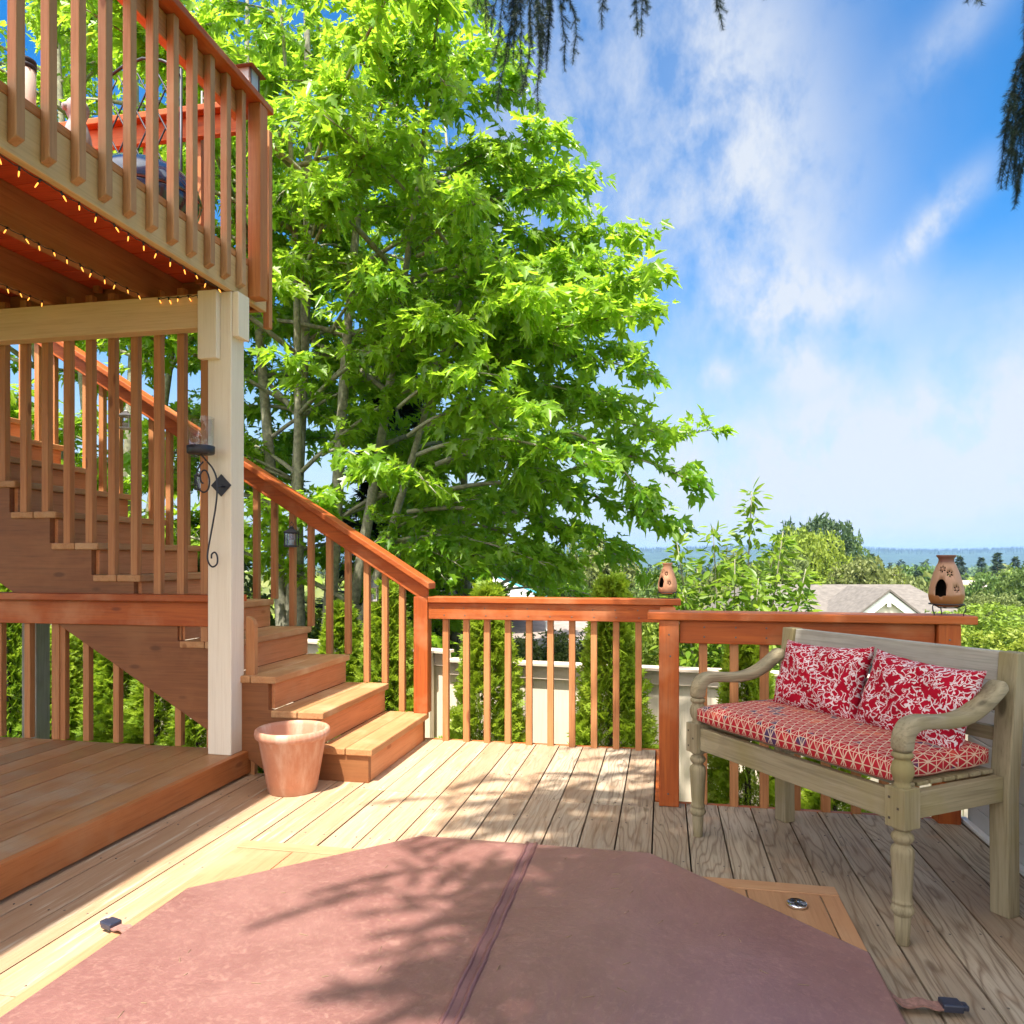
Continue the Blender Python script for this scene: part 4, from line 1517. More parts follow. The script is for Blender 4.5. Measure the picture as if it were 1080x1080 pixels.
def sconce():
    t = thing('candle_sconce', 'iron scroll sconce with a clear glass cylinder on the cream post', 'sconce', (-2.272, 3.535, 1.52))
    gx, gy, gz = -2.300, 3.46, 1.725     # cup centre
    mb = MB(); mb.lathe([(0.060, 0.0), (0.066, 0.004), (0.068, 0.040), (0.063, 0.042), (0.061, 0.010), (0.02, 0.009)], (gx, gy, gz - 0.042), 32)
    mb.build('cup', M['iron'], t)
    mb = MB(); mb.lathe([(0.062, 0.0), (0.0655, 0.15), (0.063, 0.151), (0.0595, 0.0)], (gx, gy, gz - 0.006), 36, close=False)
    mb.build('glass_cylinder', GLASS, t)
    mb = MB(); mb.lathe([(0.004, 0.0), (0.03, 0.0), (0.030, 0.030), (0.006, 0.028)], (gx, gy, gz - 0.03), 20)
    mb.build('candle', plain('wax', (0.75, 0.70, 0.60), 0.6), t)
    # diamond back plate flat on the post face
    mb = MB()
    mb.prism([(-0.058, 0), (0, -0.058), (0.058, 0), (0, 0.058)], lambda a, b, y: (-2.256 + a, y, 1.535 + b), 3.568, 3.5735)
    mb.build('wall_plate', M['iron'], t, 0.001)
    y = 3.50
    def curve(pts, rad=0.0042):
        # smooth the polyline
        P_ = [Vector(p) for p in pts]
        out_ = []
        for i in range(len(P_) - 1):
            p0, p1, p2, p3 = P_[max(i - 1, 0)], P_[i], P_[i + 1], P_[min(i + 2, len(P_) - 1)]
            for s in range(6):
                u = s / 6
                out_.append(0.5 * ((2 * p1) + (-p0 + p2) * u + (2 * p0 - 5 * p1 + 4 * p2 - p3) * u * u + (-p0 + 3 * p1 - 3 * p2 + p3) * u ** 3))
        out_.append(P_[-1])
        return out_
    pz = lambda px, py: (-2.300 + (px - 217) * 0.00447, y, 1.15 + (590 - py) * 0.00447)
    mb = MB()
    main = [(219, 478), (226, 486), (231, 498), (231.5, 515), (229, 535), (223, 565), (219.5, 585), (221, 594), (226, 598.5), (231.5, 595), (232, 587), (229, 582), (225, 584), (224.5, 589)]
    mb.tube(curve([pz(*q) for q in main]), 0.0045, 8)
    spiral = [(214, 478), (207.5, 486), (205, 498), (208, 508), (214, 513), (220, 510), (222, 500), (219, 490), (214, 488), (210.5, 493), (211, 500), (214, 503)]
    mb.tube(curve([pz(*q) for q in spiral]), 0.0045, 8)
    mb.tube([(-2.238, 3.569, 1.528), (-2.238, 3.53, 1.525), (-2.238, 3.503, 1.52)], 0.005, 8)
    mb.tube([(gx, gy, gz - 0.045), (gx + .004, gy + .02, gz - 0.056), (-2.296, y, 1.655)], 0.0045, 8)
    mb.build('scroll_bracket', M['iron'], t)


sconce()

# small hanging lanterns along the stair rail
def hanging_lantern(label, x, ztop, mat, glass_tint, k=1.0, y=4.560):
    t = thing('hanging_lantern', label, 'lantern', (x, y, ztop - 0.17 * k), 0.25, 'small lanterns hung along the stair rail')
    a = 0.036
    mb = MB()
    mb.box(-a - .004, a + .004, -a - .004, a + .004, 0.0, 0.012)
    for i in (-1, 1):
        for j in (-1, 1):
            mb.box(i * a - .0035, i * a + .0035, j * a - .0035, j * a + .0035, 0.012, 0.088)
    mb.box(-a - .005, a + .005, -a - .005, a + .005, 0.088, 0.095)
    mb.build('cage', mat, t, 0.0012, local=True)
    mb = MB()
    b1, b2 = a + 0.010, 0.017
    vs = [(-b1, -b1, .0955), (b1, -b1, .0955), (b1, b1, .0955), (-b1, b1, .0955), (-b2, -b2, .118), (b2, -b2, .118), (b2, b2, .118), (-b2, b2, .118)]
    mb.add(vs, [(3, 2, 1, 0), (4, 5, 6, 7), (0, 1, 5, 4), (1, 2, 6, 5), (2, 3, 7, 6), (3, 0, 4, 7)])
    mb.box(-b2 + .002, b2 - .002, -b2 + .002, b2 - .002, .1185, .128)
    mb.lathe([(0.014, 0.1285), (0.010, 0.135), (0.003, 0.137)], (0, 0, 0), 14)
    mb.build('roof', mat, t, 0.001, local=True)
    mb = MB()
    mb.tube([(0.012 * math.cos(q), 0, 0.147 + 0.012 * math.sin(q)) for q in [i * PI / 8 for i in range(17)]], 0.0018, 6)
    mb.tube([(0, 0, 0.158), (0, 0.004, 0.165), (0, 0.010 / k, 0.171)], 0.0015, 6)
    mb.build('hanger', mat, t, local=True)
    mb = MB()
    for i in (-1, 1):
        mb.box(i * a - .0006, i * a + .0006, -a + .004, a - .004, 0.0125, 0.0875)
        mb.box(-a + .004, a - .004, i * a - .0006, i * a + .0006, 0.0125, 0.0875)
    mb.build('panes', glassmat('lantern_glass', glass_tint), t, local=True)
    mb = MB(); mb.lathe([(0.004, 0.0125), (0.016, 0.0125), (0.016, 0.045), (0.003, 0.046)], (0, 0, 0), 16)
    mb.build('candle', plain('candle_wax', (0.75, 0.72, 0.66), 0.6), t, local=True)
    t.scale = (k, k, k)


whitem = plain('white_lantern_metal', (0.42, 0.41, 0.40), 0.45, 0.3)
hanging_lantern('black caged lantern hung on the stair balusters right of the post', -2.375, 1.40, M['iron'], (0.90, 0.93, 0.96))
hanging_lantern('white caged lantern hung on the balusters near the newel', -1.885, 1.045, whitem, (0.96, 0.97, 0.97), 1.0, 4.715)
hanging_lantern('black caged lantern hung behind the screen of tall balusters', -3.02, 1.78, M['iron'], (0.9, 0.93, 0.96))
hanging_lantern('small white caged lantern high on the stair rail at far left', -3.60, 2.20, whitem, (0.95, 0.96, 0.97), 0.95)

# ------------------------------------------------------------------ fairy lights
def fairy(label, pts, sag, nm='fairy_lights'):
    t = thing(nm, label, 'fairy lights', tuple(pts[0]), 0, 'warm fairy lights under the upper deck')
    P_ = [Vector(p) for p in pts]
    wire = []
    rg = random.Random(len(pts) * 7 + int(abs(P_[0].x) * 100))
    for i in range(len(P_) - 1):
        for s in range(4):
            q = P_[i].lerp(P_[i + 1], s / 4)
            q = q + Vector((0, 0, -sag * math.sin(PI * s / 4) + rg.uniform(-.003, .003)))
            wire.append(q)
    wire.append(P_[-1])
    mb = MB(); mb.tube(wire, 0.0022, 5)
    mb.build('wire', plain('green_black_wire', (0.03, 0.035, 0.025), 0.6), t)
    for p in P_:
        d = Vector((rg.uniform(-.7, .7), rg.uniform(-.7, .7), -1)).normalized()
        e = p + d * 0.020
        mb = MB(); mb.tube([p, p + d * 0.016], 0.0042, 6)
        so = mb.build('socket', M['iron'], t)
        mb = MB(); mb.tube([e - d * 0.004, e + d * 0.004, e + d * 0.012, e + d * 0.018], [0.0022, 0.0028, 0.0025, 0.001], 8)
        mb.build('bulb', BULB, so)


BULB, nt, b, out = nodes('warm_bulb')
em = nt.nodes.new('ShaderNodeEmission'); em.inputs['Color'].default_value = (1.0, 0.33, 0.05, 1); em.inputs['Strength'].default_value = 1.0
nt.links.new(em.outputs[0], out.inputs[0])
fairy('string of warm fairy lights along the fascia edge', [(-2.231, 2.10 + 0.093 * i, UZ0 - 0.006) for i in range(16)], 0.006)
fairy('string of warm fairy lights along the first joist', [(-2.694, 2.62 + 0.080 * i, UZ0 - 0.004) for i in range(12)], 0.006)
fairy('short string of fairy lights along the second joist at far left', [(-3.274, 3.05 + 0.075 * i, UZ0 - 0.004) for i in range(7)], 0.006)
fairy('short string of fairy lights on the beam beside the post', [(-2.62 + 0.058 * i, 3.566, 2.532) for i in range(5)], 0.004)

# ------------------------------------------------------------------ things on the upper deck
def upper_things():
    z = UZ1 + 0.036
    t = thing('kettle_grill', 'glossy blue-black rounded kettle standing behind the balcony balusters', 'grill', (-2.60, 3.43, z))
    gl = plain('blue_black_enamel', (0.012, 0.022, 0.05), 0.12, spec=0.8, var=0.2)
    mb = MB(); mb.lathe([(0.05, 0.03), (0.16, 0.05), (0.23, 0.10), (0.262, 0.17), (0.27, 0.20), (0.266, 0.21)], (0, 0, 0), 40)
    mb.build('bowl', gl, t, local=True)
    mb = MB(); mb.lathe([(0.272, 0.2105), (0.276, 0.222), (0.255, 0.29), (0.20, 0.35), (0.11, 0.39), (0.02, 0.40)], (0, 0, 0), 40)
    lid = mb.build('lid', gl, t, local=True)
    mb = MB(); mb.tube([(-0.05, 0, 0.395), (-0.045, 0, 0.43), (0.045, 0, 0.43), (0.05, 0, 0.395)], 0.008, 8)
    mb.build('handle', M['iron'], lid, local=True)
    for k in range(3):
        a = 0.5 + k * 2 * PI / 3
        mb = MB(); mb.tube([(0.10 * math.cos(a), 0.10 * math.sin(a), 0.06), (0.16 * math.cos(a), 0.16 * math.sin(a), 0.0)], 0.010, 8)
        mb.build('leg', M['iron'], t, local=True)

    t = thing('animal_figurine', 'small grey animal figurine sitting at the balcony edge', 'figurine', (-2.31, 2.645, z), -0.6)
    mb = MB(); mb.lathe([(0.035, 0.0), (0.052, 0.01), (0.056, 0.04), (0.050, 0.08), (0.038, 0.12), (0.030, 0.14), (0.036, 0.155), (0.044, 0.175), (0.044, 0.195), (0.034, 0.215), (0.012, 0.225)], (0, 0, 0), 24)
    mb.lathe([(0.013, 0.21), (0.009, 0.235), (0.002, 0.248)], (0.024, 0.0, 0.0), 10)
    mb.lathe([(0.013, 0.21), (0.009, 0.235), (0.002, 0.248)], (-0.024, 0.0, 0.0), 10)
    mb.lathe([(0.020, 0.0), (0.021, 0.012), (0.012, 0.02)], (0.022, -0.045, 0.0), 12)
    mb.lathe([(0.020, 0.0), (0.021, 0.012), (0.012, 0.02)], (-0.022, -0.045, 0.0), 12)
    mb.tube([(0, -0.03, 0.185), (0, -0.052, 0.178)], [0.02, 0.013], 10)
    mb.build('figure', plain('grey_stone', (0.30, 0.27, 0.27), 0.7, var=0.25, scale=30), t, local=True)

    # dark metal trellis
    t = thing('metal_trellis', 'dark wire trellis with crossed diamonds behind the balcony balusters', 'trellis', (-2.74, 3.60, z))
    mb = MB()
    W, H0, H1 = 0.46, 0.03, 0.98
    for i in range(-5, 9):
        for s in (1, -1):
            x0 = -W / 2 + i * 0.115
            pts = []
            for q in range(25):
                zz_ = H0 + (H1 - H0) * q / 24
                x = x0 + s * (zz_ - H0) * 0.55 + (0 if s > 0 else 0.5)
                if -W / 2 <= x <= W / 2: pts.append((x, 0.012 * s, zz_))
            if len(pts) > 1: mb.tube(pts, 0.0045, 6)
    mb.build('lattice', M['iron'], t, local=True)
    mb = MB()
    for x in (-W / 2, W / 2):
        mb.tube([(x, 0, 0.0), (x, 0, H1)], 0.008, 8)
    mb.tube([(-W / 2, 0, H1), (-W / 4, 0, H1 + .06), (0, 0, H1 + .085), (W / 4, 0, H1 + .06), (W / 2, 0, H1)], 0.008, 8)
    mb.build('frame', M['iron'], t, local=True)

    # solar lantern on the corner of the rail cap
    t = thing('rail_lantern', 'square dark roofed lantern standing on the balcony rail corner', 'lantern', (-2.185, 3.70, 3.6465))
    a = 0.048
    mb = MB(); mb.box(-a, a, -a, a, 0, 0.02)
    for i in (-1, 1):
        for j in (-1, 1):
            mb.box(i * a - .006 * (i + 1), i * a + .006 * (1 - i), j * a - .006 * (j + 1), j * a + .006 * (1 - j), 0.02, 0.105)
    mb.build('cage', plain('dark_bronze', (0.10, 0.055, 0.04), 0.5, 0.4), t, 0.002, local=True)
    mb = MB()
    b1, b2 = 0.075, 0.03
    vs = [(-b1, -b1, .1055), (b1, -b1, .1055), (b1, b1, .1055), (-b1, b1, .1055), (-b2, -b2, .135), (b2, -b2, .135), (b2, b2, .135), (-b2, b2, .135)]
    mb.add(vs, [(3, 2, 1, 0), (4, 5, 6, 7), (0, 1, 5, 4), (1, 2, 6, 5), (2, 3, 7, 6), (3, 0, 4, 7)])
    mb.build('roof', plain('brown_roof', (0.16, 0.07, 0.035), 0.5), t, 0.002, local=True)
    mb = MB()
    for i in (-1, 1):
        mb.box(i * (a - .004) - .0008, i * (a - .004) + .0008, -a + .013, a - .013, 0.0205, 0.1045)
        mb.box(-a + .013, a - .013, i * (a - .004) - .0008, i * (a - .004) + .0008, 0.0205, 0.1045)
    mb.build('panes', plain('frosted_glass', (0.45, 0.47, 0.52), 0.3), t, local=True)

    t = thing('rail_lantern', 'small white caged lantern on the far balcony rail', 'lantern', (-2.47, 3.81, 3.6485))
    mb = MB()
    a = 0.038
    mb.box(-a, a, -a, a, 0, 0.012)
    for i in (-1, 1):
        for j in (-1, 1):
            mb.box(i * a - .005 * (i + 1), i * a + .005 * (1 - i), j * a - .005 * (j + 1), j * a + .005 * (1 - j), 0.012, 0.09)
        mb.box(-a + .011, a - .011, i * a - .005 * (i + 1), i * a + .005 * (1 - i), 0.045, 0.052)
    mb.build('cage', whitem, t, 0.0015, local=True)
    mb = MB(); mb.lathe([(0.055, 0.0905), (0.02, 0.118), (0.006, 0.13)], (0, 0, 0), 4, smooth=False)
    mb.build('roof', M['iron'], t, local=True)

    t = thing('candle_jar', 'pale cylindrical jar with a dark banded lid on the upper deck', 'jar', (-2.35, 2.43, z))
    mb = MB(); mb.lathe([(0.036, 0), (0.038, 0.004), (0.038, 0.21), (0.03, 0.215)], (0, 0, 0), 24)
    mb.build('jar_body', plain('cream_ceramic', (0.62, 0.52, 0.44), 0.4), t, local=True)
    mb = MB(); mb.lathe([(0.040, 0.2155), (0.040, 0.228), (0.034, 0.229), (0.034, 0.234), (0.040, 0.235), (0.040, 0.248), (0.01, 0.252)], (0, 0, 0), 24)
    mb.build('lid', M['iron'], t, local=True)


upper_things()

# ------------------------------------------------------------------ fence
def fence_run(p0, p1, ztop, label, posts, rnd):
    p0, p1 = Vector(p0), Vector(p1)
    d = (p1 - p0); L = d.length; d.normalize()
    nrm = Vector((d.y, -d.x, 0))
    if nrm.y > 0: nrm = -nrm
    t = thing('board_fence', label, 'fence', (p0.x, p0.y, ztop - 1.8), 0, 'cream board fence behind the deck')
    rg = random.Random(rnd)
    mb = MB()
    s = 0.0
    while s < L:
        w = 0.19
        e = min(s + w - 0.006, L)
        c = p0 + d * ((s + e) / 2)
        mb.obox((c.x, c.y, ztop - 0.10 - 0.86), d * ((e - s) / 2), nrm * 0.011, (0, 0, 0.87), rg.random())
        s += w
    mb.build('boards', M['fence'], t, 0.002)
    mb = MB()
    c = p0 + d * (L / 2)
    mb.obox((c.x + nrm.x * .02, c.y + nrm.y * .02, ztop - 0.06), d * (L / 2), nrm * 0.030, (0, 0, 0.052))
    mb.obox((c.x + nrm.x * .02, c.y + nrm.y * .02, ztop + 0.004), d * (L / 2), nrm * 0.075, (0, 0, 0.0115))
    mb.build('cap_rail', M['fenceX'], t, 0.003)
    for ps in posts:
        c = p0 + d * ps
        mb = MB()
        mb.obox((c.x + nrm.x * .075, c.y + nrm.y * .075, ztop - 0.87), d * 0.05, nrm * 0.043, (0, 0, 0.93))
        mb.obox((c.x + nrm.x * .075, c.y + nrm.y * .075, ztop + 0.072), d * 0.066, nrm * 0.060, (0, 0, 0.0115))
        mb.build('post', M['fence'], t, 0.003)


M['fenceX'] = wood('cream_fence_rail', 'X', (0.66, 0.55, 0.45), (0.62, 0.51, 0.41), (0.48, 0.38, 0.28), 0.65, None, knots=False, vary=0.03, bumps=0.1)
F0, F1 = at(1120, 4.9), at(475, 6.15)
F2, F3 = at(240, 7.5), at(-160, 8.9)
fence_run((F0.x, F0.y, 0), (F1.x, F1.y, 0), 0.335, 'cream board fence standing behind the sunlit deck railing', [4.42], 1)
fence_run((F1.x, F1.y, 0), (F2.x, F2.y, 0), 0.40, 'cream board fence behind the lower stair balusters', [1.9], 2)
fence_run((F2.x, F2.y, 0), (F3.x, F3.y, 0), 0.56, 'pale fence with a high cap seen under the stairs at left', [1.4, 3.0], 3)

# grey post standing behind the low red railing
def grey_post():
    t = thing('grey_post', 'grey weathered square post behind the low red railing at far left', 'post', at(38, 5.3, -1.3))
    p = at(38, 5.3)
    mb = MB(); mb.box(p.x - 0.06, p.x + 0.06, p.y - 0.06, p.y + 0.06, -1.4, 1.62)
    mb.build('shaft', M['greyZ'], t, 0.006)
    mb = MB(); mb.box(p.x - 0.075, p.x + 0.075, p.y - 0.075, p.y + 0.075, -1.45, -1.25)
    mb.build('footing', plain('concrete', (0.35, 0.34, 0.32), 0.85), t, 0.01)


grey_post()
# ------------------------------------------------------------------ foliage
def unit(a):
    return a / np.maximum(np.linalg.norm(a, axis=1, keepdims=True), 1e-9)


def scatter(name, tv, tf, P, Y, N, size, rnd, mat, parent=None, origin=None, wscale=None):
    """a copy of the template (x across, y along, z normal) at each P, as ONE mesh"""
    tv = np.array(tv, dtype=np.float64)
    P = np.array(P, dtype=np.float64); n = len(P)
    if origin is not None:
        P = P - np.array(origin)
    Y = unit(np.array(Y, dtype=np.float64))
    N = np.array(N, dtype=np.float64)
    X = unit(np.cross(Y, N)); Z = np.cross(X, Y)
    size = np.array(size)[:, None, None]
    ws = 1.0 if wscale is None else np.array(wscale)[:, None, None]
    V = P[:, None, :] + size * (ws * tv[None, :, 0:1] * X[:, None, :] + tv[None, :, 1:2] * Y[:, None, :] + tv[None, :, 2:3] * Z[:, None, :])
    k = len(tv)
    V = V.reshape(-1, 3)
    loops_t = np.concatenate([np.array(f) for f in tf])
    lens_t = np.array([len(f) for f in tf])
    loops = (loops_t[None, :] + (np.arange(n) * k)[:, None]).reshape(-1)
    lens = np.tile(lens_t, n)
    starts = np.concatenate([[0], np.cumsum(lens)[:-1]])
    me = bpy.data.meshes.new(name)
    me.vertices.add(len(V)); me.vertices.foreach_set('co', V.astype(np.float32).reshape(-1))
    me.loops.add(len(loops)); me.loops.foreach_set('vertex_index', loops.astype(np.int32))
    me.polygons.add(len(lens)); me.polygons.foreach_set('loop_start', starts.astype(np.int32))
    me.update(calc_edges=True)
    me.validate()
    a = me.attributes.new('rnd', 'FLOAT', 'FACE')
    a.data.foreach_set('value', np.repeat(np.array(rnd), len(tf)).astype(np.float32))
    me.materials.append(mat)
    o = bpy.data.objects.new(name, me)
    COL.objects.link(o)
    if parent is not None: o.parent = parent
    return o


half = [(0, 0), (.16, -.03), (.34, -.06), (.22, .09), (.40, .24), (.56, .42), (.34, .38), (.15, .40), (.24, .62), (.11, .76), (0, 1.04)]
MAPLE_V = [(x, y, 0.22 * x - 0.22 * y * y) for x, y in half] + [(-x, y, 0.22 * x - 0.22 * y * y) for x, y in half[1:-1]]
nh = len(half)
MAPLE_F = [list(range(nh)), [0] + [nh - 1] + list(range(2 * nh - 3, nh - 1, -1))]
OVAL_V = [(0, 0, 0), (.16, .22, .03), (.20, .48, .02), (.11, .78, -.03), (0, 1, -.10), (-.11, .78, -.03), (-.20, .48, .02), (-.16, .22, .03)]
OVAL_F = [[0, 1, 2, 3, 4], [0, 4, 5, 6, 7]]
rgT = np.random.RandomState(5)


def tuft(n, seed, wide=0.42, spread=0.6):
    r = np.random.RandomState(seed)
    vs, fs = [], []
    for i in range(n):
        c = r.uniform(-spread, spread, 3)
        d = unit(r.normal(size=(1, 3)))[0]
        e = unit(np.cross(d, r.normal(size=3))[None])[0]
        b = len(vs)
        vs += [tuple(c - d * wide), tuple(c + e * wide * 0.42), tuple(c + d * wide), tuple(c - e * wide * 0.42)]
        fs.append([b, b + 1, b + 2, b + 3])
    return vs, fs


def feather(pairs, wide):
    vs, fs = [], []
    def blade(p, a, L, w):
        dx, dy = math.sin(a), math.cos(a)
        b = len(vs)
        vs.extend([(p[0], p[1], 0), (p[0] + dx * L * .6 + dy * w, p[1] + dy * L * .6 - dx * w, .03), (p[0] + dx * L, p[1] + dy * L, -.05), (p[0] + dx * L * .6 - dy * w, p[1] + dy * L * .6 + dx * w, .03)])
        fs.append([b, b + 1, b + 2, b + 3])
    for k in range(pairs):
        u = k / pairs
        L = .52 * (1 - .6 * u)
        for sgn in (-1, 1):
            blade((0, .12 + u * .72), sgn * (.85 - .25 * u), L, wide)
            blade((sgn * math.sin(.8) * L * .4, .12 + u * .72 + math.cos(.8) * L * .4), sgn * 1.5, L * .45, wide * .8)
    blade((0, .55), 0, .5, wide)
    blade((0, 0), 0, .8, wide * .4)
    return vs, fs


def fan(n, spread, wide):
    """a flat spray of narrow blades"""
    vs, fs = [], []
    for i in range(n):
        a = (i / (n - 1) - 0.5) * spread
        L = 1.0 - 0.5 * abs(a / spread * 2) ** 1.5
        dx, dy = math.sin(a), math.cos(a)
        b = len(vs)
        vs += [(dx * .05, dy * .05, 0), (dx * L * .55 + dy * wide, dy * L * .55 - dx * wide, .02), (dx * L, dy * L, -.04), (dx * L * .55 - dy * wide, dy * L * .55 + dx * wide, .02)]
        fs.append([b, b + 1, b + 2, b + 3])
    return vs, fs


bark = plain('grey_green_bark', (0.25, 0.24, 0.17), 0.85, var=0.45, scale=22, bumps=0.6)
darkbark = plain('dark_bark', (0.07, 0.05, 0.035), 0.9, var=0.4, scale=18, bumps=0.6)
leafM = leafmat('maple_leaf', (0.085, 0.205, 0.014), (0.310, 0.440, 0.026), 0.56, (0.44, 0.68, 0.04), rough=0.33)
leafM2 = leafmat('maple_leaf_deep', (0.105, 0.235, 0.012), (0.250, 0.400, 0.022), 0.56, (0.42, 0.66, 0.04), rough=0.35)


def bez(a, b, sag, n=10):
    a, b = np.array(a), np.array(b)
    t = np.linspace(0, 1, n)[:, None]
    p = a + (b - a) * t
    p[:, 2] += (4 * t * (1 - t))[:, 0] * sag
    return p


def maple(label, base, stems, boughs, rnd_boughs, seed, mat, leaf=0.16, dens=1.0, clip=None, group=None):
    r = np.random.RandomState(seed)
    t = thing('maple_tree', label, 'tree', base, 0, group)
    tw = MB()
    stem_pts = []
    for (top, r0) in stems:
        b = np.array(base) + np.array([r.uniform(-.25, .25), r.uniform(-.15, .15), 0])
        n = 14
        tt = np.linspace(0, 1, n)[:, None]
        p = b + (np.array(top) - b) * tt
        p[:, 0] += 0.10 * np.sin(tt[:, 0] * 5 + r.uniform(0, 6)) * tt[:, 0]
        p[:, 1] += 0.10 * np.sin(tt[:, 0] * 4 + r.uniform(0, 6)) * tt[:, 0]
        tw.tube(p, list(r0 * (1 - 0.82 * tt[:, 0])), 9)
        stem_pts.append(p)
    curves = []
    for (a, b, sag, sp) in boughs:
        curves.append((bez(a, b, sag, 14), sp))
    for i in range(rnd_boughs):
        sp_ = stem_pts[r.randint(len(stem_pts))]
        f = r.uniform(0.22, 1.0)
        k = f * (len(sp_) - 1)
        a = sp_[int(k)]
        az = r.uniform(0, 2 * PI)
        L = (0.9 + 2.2 * math.sin(PI * min(1, max(0.12, 1.05 - f * 0.85)))) * r.uniform(0.6, 1.1)
        b = a + np.array([math.cos(az) * L, math.sin(az) * L, L * r.uniform(-0.05, 0.45)])
        if clip and not clip(b): continue
        curves.append((bez(a, b, L * 0.08, 10), 0.34))
    P, Y, Nn, Sz, Rn = [], [], [], [], []
    for c, sp in curves:
        L = np.linalg.norm(c[-1] - c[0])
        r0 = 0.010 + 0.007 * L
        tw.tube(c, list(np.linspace(r0, 0.004, len(c))), 5)
        n = int(95 * L * dens * (sp / 0.34) ** 1.2)
        axis = (c[-1] - c[0]) / max(L, 1e-6)
        shade = r.uniform(0, 1)
        # side twigs carry the leaves in flat layered sprays
        nt_ = max(5, int(n / 9))
        for j in range(nt_):
            u = 0.18 + 0.82 * r.uniform(0, 1) ** 0.8
            k = u * (len(c) - 1); i0 = min(int(k), len(c) - 2)
            q0 = c[i0] + (c[i0 + 1] - c[i0]) * (k - i0)
            ang = r.uniform(0, 2 * PI)
            side = np.array([math.cos(ang), math.sin(ang), r.uniform(-.45, .5)])
            side = side * 0.6 + axis * r.uniform(0.1, 0.9)
            side /= np.linalg.norm(side)
            tl = sp * (1.25 - 0.55 * u) * r.uniform(0.5, 1.35)
            q1 = q0 + side * tl
            if j % 2 == 0:
                tw.tube([q0, (q0 + q1) / 2 + np.array([0, 0, .02]), q1], [0.004, 0.003, 0.0015], 4)
            m_ = 9
            for w in range(m_):
                f = 0.25 + 0.75 * (w + r.uniform(0, 1)) / m_
                p = q0 + (q1 - q0) * f + r.normal(0, 0.035, 3)
                out_ = side + r.normal(0, 0.55, 3)
                out_[2] -= 0.55
                nn = np.array([r.normal(0, .5), r.normal(0, .5) - 0.35, 1.0])
                P.append(p); Y.append(out_); Nn.append(nn)
                Sz.append(leaf * r.uniform(0.5, 1.45))
                Rn.append(min(1, max(0, 0.55 * shade + r.uniform(-.1, 0.6))))
    tw.build('trunk', bark, t)
    P = np.array(P)
    if clip is not None:
        ok = np.array([bool(clip(p)) for p in P])
    else:
        ok = np.ones(len(P), bool)
    scatter('crown', MAPLE_V, MAPLE_F, P[ok], np.array(Y)[ok], np.array(Nn)[ok], np.array(Sz)[ok], np.array(Rn)[ok], mat, t, base, r.uniform(.55, 1.15, int(ok.sum())))
    return t


def clear_of_house(p):
    # keep foliage out of the stairs, decks and balcony, and behind the sunlit fence line
    if p[1] < 4.4: return False
    lim = 6.3 if p[0] > -1.6 else 7.0
    if p[1] < lim - 0.45 * (p[2] + 0.1): return False
    # the crown narrows upward on its open side
    if p[0] > -0.1 - 0.82 * (p[2] - 4.65): return False
    return p[2] > 0.05


def B(a, b, sag=0.15, sp=0.34):
    a = (a[0], a[1], a[2] * 1.16); b = (b[0], b[1], b[2] * 1.16)
    return (np.array(atp(*a)), np.array(atp(*b)), sag * 1.2, sp * 1.1)


